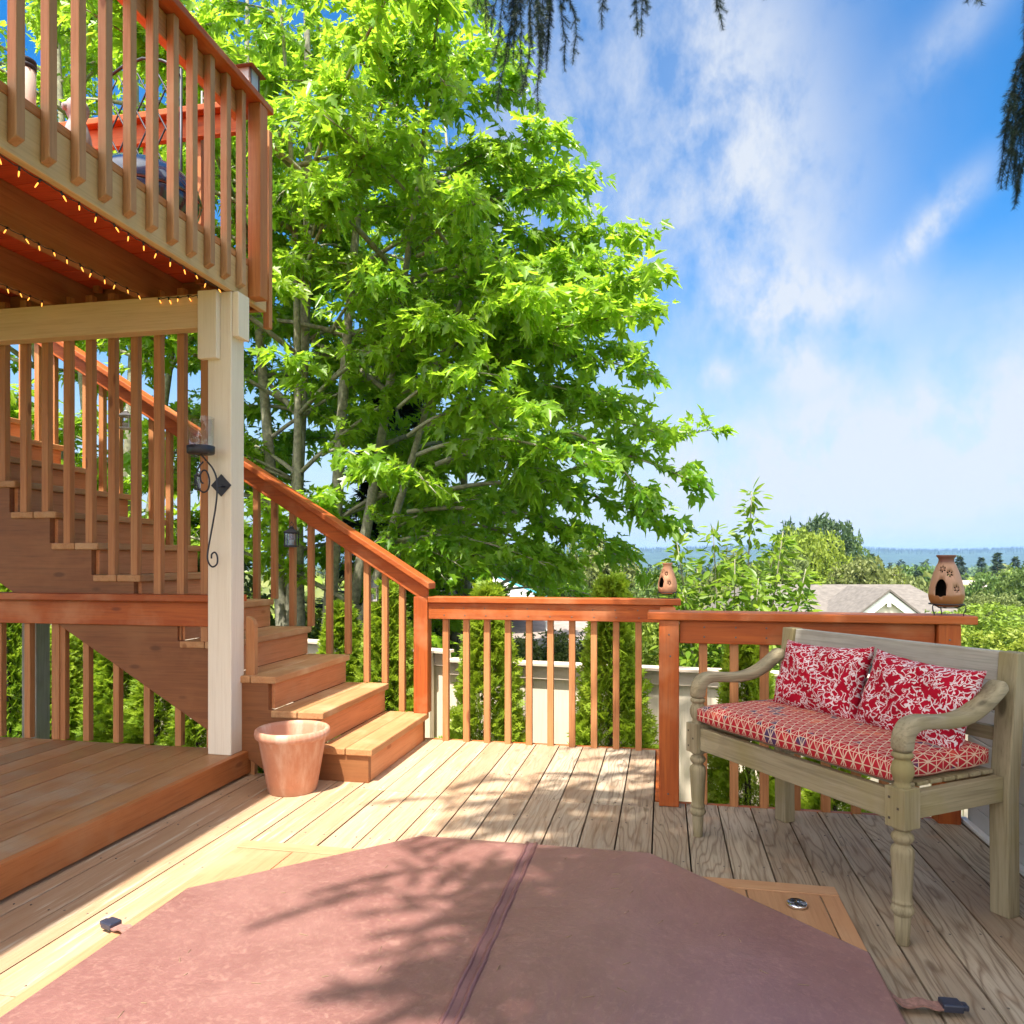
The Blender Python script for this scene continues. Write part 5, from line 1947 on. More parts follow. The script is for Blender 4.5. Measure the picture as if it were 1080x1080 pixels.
gz = -1.1
base1 = tuple(at(318, 8.3, gz))
main_boughs = [
    B((400, 60, 6.9), (505, 5, 6.3)), B((400, 110, 6.9), (530, 55, 6.1)), B((410, 160, 7), (548, 95, 6.1)), B((420, 230, 7), (592, 150, 6.0), .2), B((430, 270, 7), (600, 195, 6.0), .15, .30),
    B((440, 320, 6.9), (676, 250, 6.0), .2, .30), B((450, 330, 6.8), (645, 285, 5.9), .15, .32), B((450, 350, 6.8), (640, 325, 6.0), .1, .32),
    B((450, 400, 6.8), (692, 398, 5.9), .2, .30), B((450, 420, 6.7), (640, 425, 5.8), .15, .34), B((450, 450, 6.7), (700, 460, 5.8), .2, .30),
    B((460, 490, 6.6), (738, 512, 5.7), .25, .24), B((460, 520, 6.6), (712, 560, 5.8), .2, .26), B((430, 540, 6.6), (650, 585, 5.9), .15, .26),
    B((420, 570, 6.6), (575, 596, 5.8), .1, .22), B((400, 585, 6.6), (490, 600, 6.0), .1, .22), B((600, 455, 5.9), (690, 540, 5.6), .1, .26),
    B((430, 460, 6.3), (565, 440, 5.2), .15, .30), B((440, 480, 6.2), (620, 490, 5.2), .15, .28), B((420, 430, 6.2), (520, 395, 5.2), .1, .30),
    B((400, 400, 6.4), (475, 345, 5.4), .1, .32), B((380, 200, 6.6), (430, 130, 5.5), .1, .34), B((350, 100, 6.6), (375, 40, 5.6), .1, .34),
    B((330, 250, 6.6), (352, 200, 5.5), .1, .32), B((350, 350, 6.6), (402, 300, 5.5), .1, .32), B((420, 60, 6.5), (470, 90, 5.6), .1, .32),
    B((440, 200, 6.5), (500, 215, 5.5), .1, .34), B((440, 270, 6.5), (545, 290, 5.5), .1, .34), B((400, 500, 6.4), (460, 520, 5.4), .1, .26),
    B((340, 480, 6.4), (395, 500, 5.6), .1, .24), B((330, 420, 6.6), (300, 380, 5.8), .1, .26), B((450, 340, 6.6), (590, 365, 5.6), .1, .34),
    B((330, 60, 7.0), (265, 40, 6.5), .1, .36), B((330, 120, 7.0), (262, 130, 6.5), .1, .36), B((340, 200, 7.0), (285, 215, 6.4), .1, .34), B((340, 40, 7.0), (310, 5, 6.4), .1, .36), B((300, 150, 7.0), (240, 95, 6.8), .1, .34),
    B((360, 150, 6.9), (325, 120, 6.2), .1, .36), B((360, 260, 6.9), (300, 290, 6.4), .1, .32), B((300, 20, 7.0), (225, 15, 6.8), .1, .36), B((400, 20, 6.9), (420, -20, 6.3), .1, .36), B((380, 300, 6.9), (430, 330, 6.2), .1, .34),
    B((440, 560, 6.6), (520, 606, 5.9), .08, .22), B((480, 550, 6.6), (600, 603, 6.0), .08, .22), B((540, 540, 6.5), (672, 596, 6.1), .08, .24), B((420, 570, 6.7), (470, 612, 6.1), .05, .20),
    B((520, 480, 6.5), (600, 530, 5.8), .1, .30), B((480, 420, 6.5), (560, 500, 5.7), .1, .30), B((500, 250, 6.8), (560, 250, 6.2), .1, .30), B((500, 300, 6.8), (580, 310, 6.1), .1, .30), B((480, 160, 6.8), (540, 180, 6.2), .1, .30)]
maple('tall bright green maple of several grey stems behind the stair handrail', base1,
      [(tuple(atp(255, -60, 8.7)), .085), (tuple(atp(330, -160, 8.4)), .095), (tuple(atp(405, -40, 8.1)), .09), (tuple(atp(470, 60, 7.9)), .08), (tuple(atp(300, -20, 7.8)), .07), (tuple(atp(520, 250, 7.7)), .07)],
      main_boughs, 105, 12, leafM, 0.112, 1.75, clear_of_house)
base2 = tuple(at(120, 9.2, gz))
maple('tall maple of slim stems seen through the balusters at far left', base2,
      [(tuple(atp(-60, -60, 9.5)), .08), (tuple(atp(60, -120, 9.2)), .09), (tuple(atp(150, -100, 9.0)), .085), (tuple(atp(215, 40, 8.9)), .07)],
      [B((80, 100, 7.6), (150, 60, 6.6)), B((60, 50, 7.6), (60, 20, 6.6)), B((140, 150, 7.6), (200, 130, 6.6)), B((40, 480, 7.8), (90, 450, 7.0), .1, .3)],
      105, 23, leafM2, 0.118, 1.35, clear_of_house)
base3 = tuple(at(505, 10.6, -1.5))
maple('shaded maple standing behind the taller bright maple', base3,
      [(tuple(atp(470, 120, 10.8)), .08), (tuple(atp(540, 260, 10.6)), .08), (tuple(atp(420, 60, 10.9)), .08), (tuple(atp(400, 330, 10.4)), .05)],
      [], 60, 31, leafM2, 0.125, 1.1, lambda p: clear_of_house(p) and (np.hypot(p[0], p[1]) > 0))


# dark conifer that shows through the maple
def spruce(label, base, h, rad, n, seed, mat, group=None, bole=True):
    r = np.random.RandomState(seed)
    t = thing('spruce_tree', label, 'tree', base, 0, group)
    mb = MB(); mb.tube([(0, 0, -0.3), (0, 0, h * .5), (0, 0, h * 0.98)], [h * .022, h * .013, .004], 8)
    mb.build('trunk', darkbark, t, local=True)
    P, Y, N, Sz, Rn = [], [], [], [], []
    for i in range(n):
        f = r.uniform(0.04, 1) ** 0.8
        z = h * (1 - (1 - f) * 1.0) if False else h * r.uniform(0.06, 1) ** 1.0
        rr = rad * (1 - z / h) ** 0.85 * (0.75 + 0.35 * math.sin(z * 9 / max(h, 1) * 7))
        q = rr * r.uniform(0.25, 1) ** 0.5
        a = r.uniform(0, 2 * PI)
        d = np.array([math.cos(a), math.sin(a), 0])
        P.append(d * q + np.array([0, 0, z - 0.18 * q]))
        Y.append(d + np.array([0, 0, -0.25 + r.normal(0, .2)]) + r.normal(0, .25, 3))
        N.append([r.normal(0, .3), r.normal(0, .3), 1])
        Sz.append(h * 0.055 * r.uniform(.6, 1.3)); Rn.append(r.uniform(0, 1))
    v, f_ = fan(7, 1.7, 0.06)
    scatter('crown', v, f_, P, Y, N, Sz, Rn, mat, t)
    return t


needleD = leafmat('dark_needles', (0.010, 0.026, 0.018), (0.024, 0.050, 0.026), 0.14, rough=0.6)
spruce('dark spruce standing in shade behind the maple stems', tuple(at(415, 11.5, -1.4)), 6.4, 1.5, 2600, 4, needleD)

# ------------------------------------------------------------------ arborvitae
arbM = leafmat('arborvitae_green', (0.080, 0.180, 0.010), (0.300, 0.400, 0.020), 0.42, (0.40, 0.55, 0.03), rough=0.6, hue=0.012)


def arbor_mesh(h, rad, n, seed):
    r = np.random.RandomState(seed)
    P, Y, N, Sz, Rn = [], [], [], [], []
    lob = r.uniform(0, 6, 5)
    for i in range(n):
        z = h * r.uniform(0.0, 1) ** 1.15
        prof = (1 - (z / h) ** 1.3) ** 0.92
        a = r.uniform(0, 2 * PI)
        rr = rad * prof * (1 + 0.15 * math.sin(3 * a + lob[0] + z * 5) + 0.13 * math.sin(5 * a + lob[1] - z * 9) + 0.10 * math.sin(9 * a + 14 * z + lob[2]))
        q = rr * r.uniform(0.45, 1.0) ** 0.45
        d = np.array([math.cos(a), math.sin(a), 0])
        P.append(d * q + np.array([0, 0, z]))
        Y.append(d * 1.0 + np.array([0, 0, 0.55]) + r.normal(0, .45, 3))
        tang = np.array([-math.sin(a), math.cos(a), 0])
        N.append(tang * r.choice([-1, 1]) + d * r.normal(0, .8) + r.normal(0, .5, 3))
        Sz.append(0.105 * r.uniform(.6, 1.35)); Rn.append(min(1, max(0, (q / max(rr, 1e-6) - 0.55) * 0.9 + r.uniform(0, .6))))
    return P, Y, N, Sz, Rn


def arbor(label, base, h, rad, seed, src=None):
    t = thing('arborvitae', label, 'shrub', base, seed * 1.3, 'arborvitae planted along the fence')
    if src is None:
        v, f_ = feather(4, 0.052)
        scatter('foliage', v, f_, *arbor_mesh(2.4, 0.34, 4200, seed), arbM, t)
        mb = MB(); mb.tube([(0, 0, -.1), (0.01, 0, 1.0), (0, 0, 2.2)], [.035, .025, .006], 7)
        mb.build('stem', darkbark, t, local=True)
    else:
        for ch in src.children: dup(ch, t, ch.location)
    t.scale = (rad / 0.34, rad / 0.34, h / 2.4)
    return t


def zpx(py, d): return CAM_H + (590 - py) / 800.0 * d


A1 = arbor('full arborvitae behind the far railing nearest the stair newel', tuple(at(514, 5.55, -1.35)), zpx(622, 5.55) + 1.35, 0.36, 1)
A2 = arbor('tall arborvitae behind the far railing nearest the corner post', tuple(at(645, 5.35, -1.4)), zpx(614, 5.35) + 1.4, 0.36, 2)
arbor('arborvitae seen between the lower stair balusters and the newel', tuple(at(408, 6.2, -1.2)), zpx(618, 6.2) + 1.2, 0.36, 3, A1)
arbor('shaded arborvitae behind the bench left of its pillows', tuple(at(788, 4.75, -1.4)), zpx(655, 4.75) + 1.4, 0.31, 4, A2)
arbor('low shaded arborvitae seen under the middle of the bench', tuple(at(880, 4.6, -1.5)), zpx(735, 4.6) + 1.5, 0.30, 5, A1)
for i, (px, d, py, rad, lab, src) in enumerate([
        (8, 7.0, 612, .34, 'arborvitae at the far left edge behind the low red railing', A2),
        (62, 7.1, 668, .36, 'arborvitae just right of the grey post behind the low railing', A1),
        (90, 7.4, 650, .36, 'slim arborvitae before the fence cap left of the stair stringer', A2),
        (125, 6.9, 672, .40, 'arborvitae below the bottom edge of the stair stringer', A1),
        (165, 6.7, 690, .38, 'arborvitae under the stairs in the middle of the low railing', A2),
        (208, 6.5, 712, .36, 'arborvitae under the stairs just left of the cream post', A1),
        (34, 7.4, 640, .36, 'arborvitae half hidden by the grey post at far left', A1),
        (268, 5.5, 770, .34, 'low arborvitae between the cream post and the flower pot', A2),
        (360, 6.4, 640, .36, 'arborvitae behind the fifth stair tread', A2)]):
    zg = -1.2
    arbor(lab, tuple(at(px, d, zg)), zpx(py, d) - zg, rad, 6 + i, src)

# ------------------------------------------------------------------ young cherry with narrow leaves
def sapling(label, base, tips, seed):
    r = np.random.RandomState(seed)
    t = thing('young_cherry_tree', label, 'tree', base)
    P, Y, N, Sz, Rn = [], [], [], [], []
    tw = MB()
    b0 = np.array(base)
    fork = b0 + np.array([0, 0, 1.2])
    tw.tube([b0, fork], [.05, .035], 8)
    for tip in tips:
        c = bez(fork, tip, 0, 14)
        mid = np.linspace(0, 1, 14)
        c[:, 2] += 0.25 * np.sin(mid * PI) * -1
        tw.tube(c, list(np.linspace(.025, .004, 14)), 6)
        L = np.linalg.norm(c[-1] - c[0])
        for j in range(int(190 * L)):
            u = 0.25 + 0.75 * r.uniform(0, 1)
            k = u * 13; i0 = min(int(k), 12)
            q = c[i0] + (c[i0 + 1] - c[i0]) * (k - i0)
            sp = 0.32 * (1.12 - u)
            side = r.normal(size=3); side[2] *= .6
            p = q + side * sp * 0.75
            y = side + np.array([0, 0, -.2]); 
            P.append(p); Y.append(y); N.append([r.normal(0, .5), r.normal(0, .5) - .3, 1]); Sz.append(.105 * r.uniform(.6, 1.25)); Rn.append(r.uniform(0, 1))
    tw.build('trunk', bark, t)
    scatter('crown', OVAL_V, OVAL_F, P, Y, N, Sz, Rn, leafmat('cherry_leaf', (0.105, 0.205, 0.018), (0.260, 0.360, 0.030), .48, rough=.4), t, base)


bs = at(772, 6.6, -2.2)
sapling('young cherry tree with narrow leaves rising behind the corner post', tuple(bs),
        [np.array(atp(*q)) for q in ((793, 518, 6.4), (752, 555, 6.4), (714, 572, 6.3), (826, 560, 6.5), (850, 600, 6.3), (775, 590, 6.0), (735, 600, 6.7), (800, 610, 6.0), (720, 625, 6.2), (845, 625, 6.6), (765, 640, 6.0), (700, 600, 6.9), (815, 585, 6.9))], 8)


# ------------------------------------------------------------------ broad-leaved trees and shrubs further off
def foliage_mat(name, c1, c2):
    return leafmat(name, c1, c2, 0.28, rough=0.6, hue=0.015)


FM = {'mid': foliage_mat('mid_green', (0.065, 0.120, 0.020), (0.135, 0.200, 0.034)),
      'bright': foliage_mat('yellow_green', (0.140, 0.215, 0.018), (0.260, 0.330, 0.032)),
      'dark': foliage_mat('deep_green', (0.030, 0.068, 0.020), (0.060, 0.110, 0.030)),
      'olive': foliage_mat('olive_green', (0.100, 0.140, 0.032), (0.185, 0.220, 0.055)),
      'plum': foliage_mat('plum', (0.045, 0.014, 0.028), (0.085, 0.025, 0.045))}


def crown_points(lobes, n, seed):
    """points in the shells of ragged lobes (centre, radii)"""
    r = np.random.RandomState(seed)
    w = np.array([l[1][0] * l[1][2] for l in lobes]); w = w / w.sum()
    P, Y, N, Rn = [], [], [], []
    tone = r.uniform(0, 1, len(lobes))
    ph = r.uniform(0, 6, (len(lobes), 3))
    for i in range(n):
        k = r.choice(len(lobes), p=w)
        c, rad = np.array(lobes[k][0]), np.array(lobes[k][1])
        d = unit(r.normal(size=(1, 3)))[0]
        rg = 1 + 0.16 * math.sin(5 * d[0] + ph[k][0]) + 0.16 * math.sin(6 * d[1] + ph[k][1]) + 0.12 * math.sin(7 * d[2] + ph[k][2])
        q = rg * r.uniform(0.35, 1) ** 0.4
        P.append(c + d * rad * q)
        Y.append(d + r.normal(0, .5, 3)); N.append(r.normal(size=3) + np.array([0, 0, .6]))
        Rn.append(min(1, max(0, 0.5 * tone[k] + r.uniform(0, .5))))
    return P, Y, N, Rn


LEAFY_V, LEAFY_F = tuft(7, 3)


def broad(name, label, cat, base, h, w, seed, mat, n=1500, leaf=0.05, src=None, trunk=True, group=None, low=0.12):
    t = thing(name, label, cat, base, seed * 0.9, group)
    if src is None:
        r = np.random.RandomState(seed)
        lobes = []
        for k in range(11):
            f = r.uniform(low + 0.1, 0.86)
            a = r.uniform(0, 2 * PI)
            q = (0.36 * math.sin(PI * min(0.95, f * 0.95))) * r.uniform(.25, 1)
            s = r.uniform(0.16, 0.27)
            lobes.append(((math.cos(a) * q * 1.1, math.sin(a) * q * 1.1, f), (s, s, s * 0.72)))
        P, Y, N, Rn = crown_points(lobes, n, seed)
        scatter('crown' if trunk else 'foliage', LEAFY_V, LEAFY_F, P, Y, N, [leaf * q for q in np.random.RandomState(seed).uniform(.6, 1.3, n)], Rn, mat, t)
        mb = MB()
        mb.tube([(0, 0, -.05), (.01, 0, .25), (0, .01, .6)], [.03, .022, .008], 7)
        for k in range(5):
            l = lobes[k][0]
            mb.tube([(0, 0, .22 + .05 * k), (l[0] * .5, l[1] * .5, l[2] * .7), l], [.012, .008, .003], 5)
        mb.build('trunk' if trunk else 'stems', darkbark, t, local=True)
    else:
        for ch in src.children: dup(ch, t, (0, 0, 0))
        for ch in t.children:
            if ch.name.split('.')[0] in ('crown', 'foliage') and mat is not None:
                if ch.data.materials[0] != mat:
                    ch.material_slots[0].link = 'OBJECT'; ch.material_slots[0].material = mat
    t.scale = (w, w, h)
    return t


def gat(px, d):
    p = at(px, d)
    return (p.x, p.y, ground_z(p.x, p.y) - 0.1)


def top_h(base, py, d): return zpx(py, d) - base[2]


SRC = {}
far_list = [
    # name, px, d, top py, width m, material, label
    ('broad_tree', 878, 70, 548, 8.5, 'dark', 'tall dark green tree clump rising highest right of the cherry'),
    ('broad_tree', 842, 74, 556, 8.0, 'dark', 'dark green tree at the left of the tall clump'),
    ('broad_tree', 898, 78, 556, 6.0, 'mid', 'rounded green tree at the right shoulder of the tall clump'),
    ('broad_tree', 858, 48, 568, 5.2, 'bright', 'round yellow-green tree in front of the tall dark clump'),
    ('broad_tree', 895, 42, 592, 5.0, 'olive', 'olive tree right of the round yellow-green tree'),
    ('broad_tree', 925, 48, 606, 5.5, 'bright', 'low spreading yellow-green tree above the grey roof ridge'),
    ('broad_tree', 955, 60, 602, 5.5, 'olive', 'pale olive tree behind the right of the grey roof'),
    ('broad_tree', 820, 40, 590, 4.6, 'olive', 'olive tree half hidden by the young cherry'),
    ('broad_tree', 985, 70, 600, 6.5, 'mid', 'mid green tree left of the brown clay lantern'),
    ('broad_tree', 1012, 58, 608, 5.0, 'olive', 'olive green tree just right of the brown clay lantern'),
    ('broad_tree', 1050, 52, 598, 5.2, 'mid', 'green tree behind the right end of the bench back'),
    ('broad_tree', 1088, 44, 604, 5.0, 'mid', 'green tree cut by the right edge of the photo'),
    ('broad_tree', 1030, 40, 628, 4.0, 'olive', 'pale grey-green tree below the far conifers'),
    ('broad_tree', 760, 62, 586, 7.0, 'olive', 'olive tree seen left of the young cherry top'),
    ('broad_tree', 690, 56, 590, 7.0, 'mid', 'green tree beyond the pale clay lantern'),
    ('broad_tree', 630, 48, 580, 7.0, 'olive', 'olive tree showing under the maple boughs'),
    ('broad_tree', 570, 44, 572, 7.0, 'mid', 'green tree showing below the maple at the rail middle'),
    ('broad_tree', 505, 40, 575, 6.0, 'olive', 'olive tree beyond the turquoise edged canopy'),
    ('broad_tree', 440, 36, 560, 6.0, 'mid', 'green tree seen beyond the stair newel'),
    ('plum_tree', 1022, 56, 624, 1.8, 'plum', 'small plum coloured tree among the green ones at right'),
]
for i, (nm, px, d, py, w, mk, lab) in enumerate(far_list):
    b = gat(px, d)
    key = i % 4
    o = broad(nm, lab, 'tree', b, top_h(b, py, d) / 0.93, w * 1.12, 40 + i, FM[mk], 2200, 0.055, SRC.get(key), True, 'garden trees in the valley')
    SRC.setdefault(key, o)

SH = {}
sh_list = [
    (1050, 13.5, 638, 3.0, 'bright', 'sunlit yellow-green bush right of the brown clay lantern'),
    (1000, 17, 652, 3.0, 'bright', 'yellow-green bush behind the right end of the bench back'),
    (1090, 11, 650, 2.8, 'bright', 'yellow-green bush at the right edge of the photo'),
    (1040, 24, 640, 3.4, 'mid', 'mid green bush beyond the sunlit yellow bush'),
    (725, 9.5, 640, 2.2, 'bright', 'bright bush over the fence right of the corner post'),
    (690, 10.5, 632, 2.4, 'bright', 'bright bush over the fence left of the corner post'),
    (610, 10.5, 668, 2.0, 'olive', 'low pale hedge bush over the fence at the rail middle'),
    (575, 10.0, 676, 1.8, 'mid', 'low green bush over the fence under the near roof'),
    (655, 12, 630, 2.4, 'olive', 'pale green bush behind the tall arborvitae'),
    (760, 8.6, 668, 1.8, 'bright', 'bright bush low behind the shaded railing'),
    (830, 8.8, 690, 2.0, 'olive', 'olive bush seen under the shaded railing behind the pillows'),
    (440, 10.5, 640, 2.2, 'mid', 'green bush beyond the fence behind the stair newel'),
    (395, 10.0, 630, 2.2, 'bright', 'bright bush beyond the fence under the handrail'),
    (335, 9.5, 640, 2.2, 'mid', 'green bush beyond the fence behind the stair treads'),
    (150, 10.0, 640, 2.4, 'bright', 'bright bush beyond the fence under the stairs'),
    (40, 9.6, 560, 2.6, 'bright', 'sunlit bush under the stair stringer at far left'),
    (232, 11.0, 545, 3.4, 'mid', 'tall green bush behind the cream post and upper treads'),
    (470, 12.5, 600, 3.0, 'olive', 'olive bush behind the arborvitae nearest the newel'),
]
for i, (px, d, py, w, mk, lab) in enumerate(sh_list):
    b = gat(px, d)
    key = i % 3
    o = broad('garden_bush', lab, 'bush', b, top_h(b, py, d) / 0.97, w, 90 + i, FM[mk], 1900, 0.045, SH.get(key), False, 'bushes beyond the fence', low=0.0)
    SH.setdefault(key, o)

# far conifers that stand out singly
con_src = None
needleF = leafmat('far_needles', (0.020, 0.045, 0.020), (0.040, 0.070, 0.028), 0.1, rough=0.7)
for i, (px, d, py, lab) in enumerate([
        (1012, 118, 586, 'dark pointed conifer straight right of the brown lantern neck'),
        (1035, 130, 588, 'slim dark conifer second right of the brown lantern'),
        (1052, 110, 583, 'tallest dark conifer at the right of the valley'),
        (1071, 125, 587, 'dark conifer nearest the right edge of the photo'),
        (920, 190, 584, 'lone slim conifer left of the conifer row in the valley'),
        (968, 64, 602, 'broad olive conifer above the right end of the grey roof'),
        (1000, 140, 587, 'dark conifer just behind the brown lantern')]):
    b = gat(px, d)
    h = top_h(b, py, d)
    if con_src is None:
        con_src = spruce(lab, b, h, h * 0.24, 900, 60, needleF, 'conifers in the valley'); ch0 = h
    else:
        t = thing('spruce_tree', lab, 'tree', b, i * 1.1, 'conifers in the valley')
        for ch in con_src.children: dup(ch, t, (0, 0, 0))
        t.scale = (h / ch0,) * 3


# ------------------------------------------------------------------ woods that read as one mass
def woods():
    r = np.random.RandomState(77)
    cv, cf = [], []
    for k in range(60):
        z = r.uniform(0.1, 1) 
        rr = 0.20 * (1 - z) + 0.01
        a = r.uniform(0, 2 * PI)
        c = np.array([math.cos(a) * rr * .7, z, math.sin(a) * rr * .7])
        b = len(cv)
        for q in range(4):
            cv.append(tuple(c + r.normal(0, 1, 3) * np.array([.03, .035, .03])))
        cf.append([b, b + 1, b + 2]); cf.append([b, b + 2, b + 3])
    for k in range(8):
        a = k * 2 * PI / 8
        cv.append((0.15 * math.cos(a), 0.05, 0.15 * math.sin(a)))
    cv.append((0, 0.96, 0))
    tip = len(cv) - 1
    for k in range(8): cf.append([tip - 8 + k, tip - 8 + (k + 1) % 8, tip])
    rv, rf = [], []
    for k in range(170):
        d = unit(r.normal(size=(1, 3)))[0]
        c = np.array([0, .55, 0]) + d * np.array([.40, .42, .40]) * r.uniform(.75, 1)
        b = len(rv)
        for q in range(4):
            rv.append(tuple(c + r.normal(0, .052, 3)))
        rf.append([b, b + 1, b + 2]); rf.append([b, b + 2, b + 3])
    b = len(rv)
    for j in range(4):
        for k in range(8):
            a = k * PI / 4
            rr = (.28, .36, .30, .10)[j]
            rv.append((rr * math.cos(a), (.12, .4, .7, .92)[j], rr * math.sin(a)))
    for j in range(3):
        for k in range(8):
            rf.append([b + j * 8 + k, b + j * 8 + (k + 1) % 8, b + j * 8 + 8 + (k + 1) % 8, b + j * 8 + 8 + k])
    rf.append([b + 24 + k for k in range(8)])
    def band(tv, tf, n, d0, d1, py_top0, py_top1, name, mat, label, hmin, hmax, px0=-350, px1=1800, wide=None):
        P, Y, N, S_, Rn = [], [], [], [], []
        for i in range(n):
            f = r.uniform(0, 1)
            d = d0 * (d1 / d0) ** f
            px = r.uniform(px0, px1)
            g = gat(px, d)
            top = zpx(py_top0 + (py_top1 - py_top0) * r.uniform(0, 1) ** 1.5, d)
            h = min(max(top - g[2], hmin), hmax) * r.uniform(.8, 1.05)
            P.append(g); Y.append([0, 0, 1]); a = r.uniform(0, 6.28); N.append([math.cos(a), math.sin(a), 0]); S_.append(h); Rn.append(r.uniform(0, 1))
        o = scatter(name, tv, tf, P, Y, N, S_, Rn, mat)
        tag(o, label, 'woods', None, 'stuff')
    band(rv, rf, 900, 60, 330, 622, 596, 'valley_woods', FM['olive'], 'pale green woods filling the valley beyond the grey roof', 5, 15)
    band(rv, rf, 560, 60, 300, 625, 598, 'valley_woods', FM['bright'], 'bright yellow-green trees scattered through the valley woods', 4, 12)
    band(cv, cf, 1000, 220, 620, 602, 591, 'conifer_woods', needleF, 'dark conifer row across the valley below the hills', 10, 26)
    band(rv, rf, 900, 450, 1500, 600, 593, 'far_woods', FM['mid'], 'hazy woods on the far side of the valley', 12, 26, -400, 1900)
    # hills, wooded to the skyline
    mb = MB()
    rows, cols = 7, 150
    vs = []
    for j in range(rows):
        for i in range(cols):
            px = -900 + 3300 * i / (cols - 1)
            d = 1900 + 900 * j / (rows - 1)
            crest = 577.5 + 5.0 * math.sin(px * 0.006 + 1.2) * 0.5 + 1.6 * math.sin(px * 0.021) + (max(0, 900 - px) * 0.012)
            f = math.sin(PI / 2 * min(1, j / (rows - 2)))
            z0 = -20
            z = z0 + (zpx(crest, 2650) - z0) * f
            if j == rows - 1: z = z0
            p = at(px, d, z)
            vs.append((p.x, p.y, z))
    fs = [(j * cols + i, j * cols + i + 1, (j + 1) * cols + i + 1, (j + 1) * cols + i) for j in range(rows - 1) for i in range(cols - 1)]
    mb.add(vs, fs, .5, 0, True)
    mb.build('hills', plain('wooded_hill', (0.028, 0.055, 0.026), 0.95, var=0.5, scale=0.02), kind='structure')
    P, Y, N, S_, Rn = [], [], [], [], []
    for i in range(5200):
        px = r.uniform(300, 1300)
        f = r.uniform(0.3, 1) ** 0.6
        crest = 577.5 + 2.5 * math.sin(px * 0.006 + 1.2) + 1.6 * math.sin(px * 0.021) + (max(0, 900 - px) * 0.012)
        jj = f * (rows - 2)
        d = 1900 + 900 * jj / (rows - 1)
        z = -20 + (zpx(crest, 2650) + 20) * math.sin(PI / 2 * jj / (rows - 2))
        p = at(px, d, z - 5)
        P.append(tuple(p)); Y.append([0, 0, 1]); a = r.uniform(0, 6.28); N.append([math.cos(a), math.sin(a), 0]); S_.append(r.uniform(8, 15)); Rn.append(r.uniform(0, 1))
    tag(scatter('hill_woods', cv, cf, P, Y, N, S_, Rn, needleF), 'blue distant forest along the hill skyline', 'woods', None, 'stuff')


woods()

# ------------------------------------------------------------------ neighbours' houses
def shingle(name, c):
    m, nt, b, out = nodes(name)
    v = objcoord(nt)
    n = noise(nt, v, 1.5, 6, 0.65); n2 = noise(nt, mapping(nt, v, (5, 5, 9)), 1.0, 3, 0.6)
    col = mixc(nt, mapr(nt, n2, .35, .65, 0, 1), tuple(x * .78 for x in c), tuple(x * 1.15 for x in c))
    col = mixc(nt, mapr(nt, n, .4, .7, 0, .4), col, tuple(x * .7 for x in c))
    nt.links.new(col, b.inputs['Base Color']); b.inputs['Roughness'].default_value = .9
    bump(nt, b, n2, .4, .02)
    return m


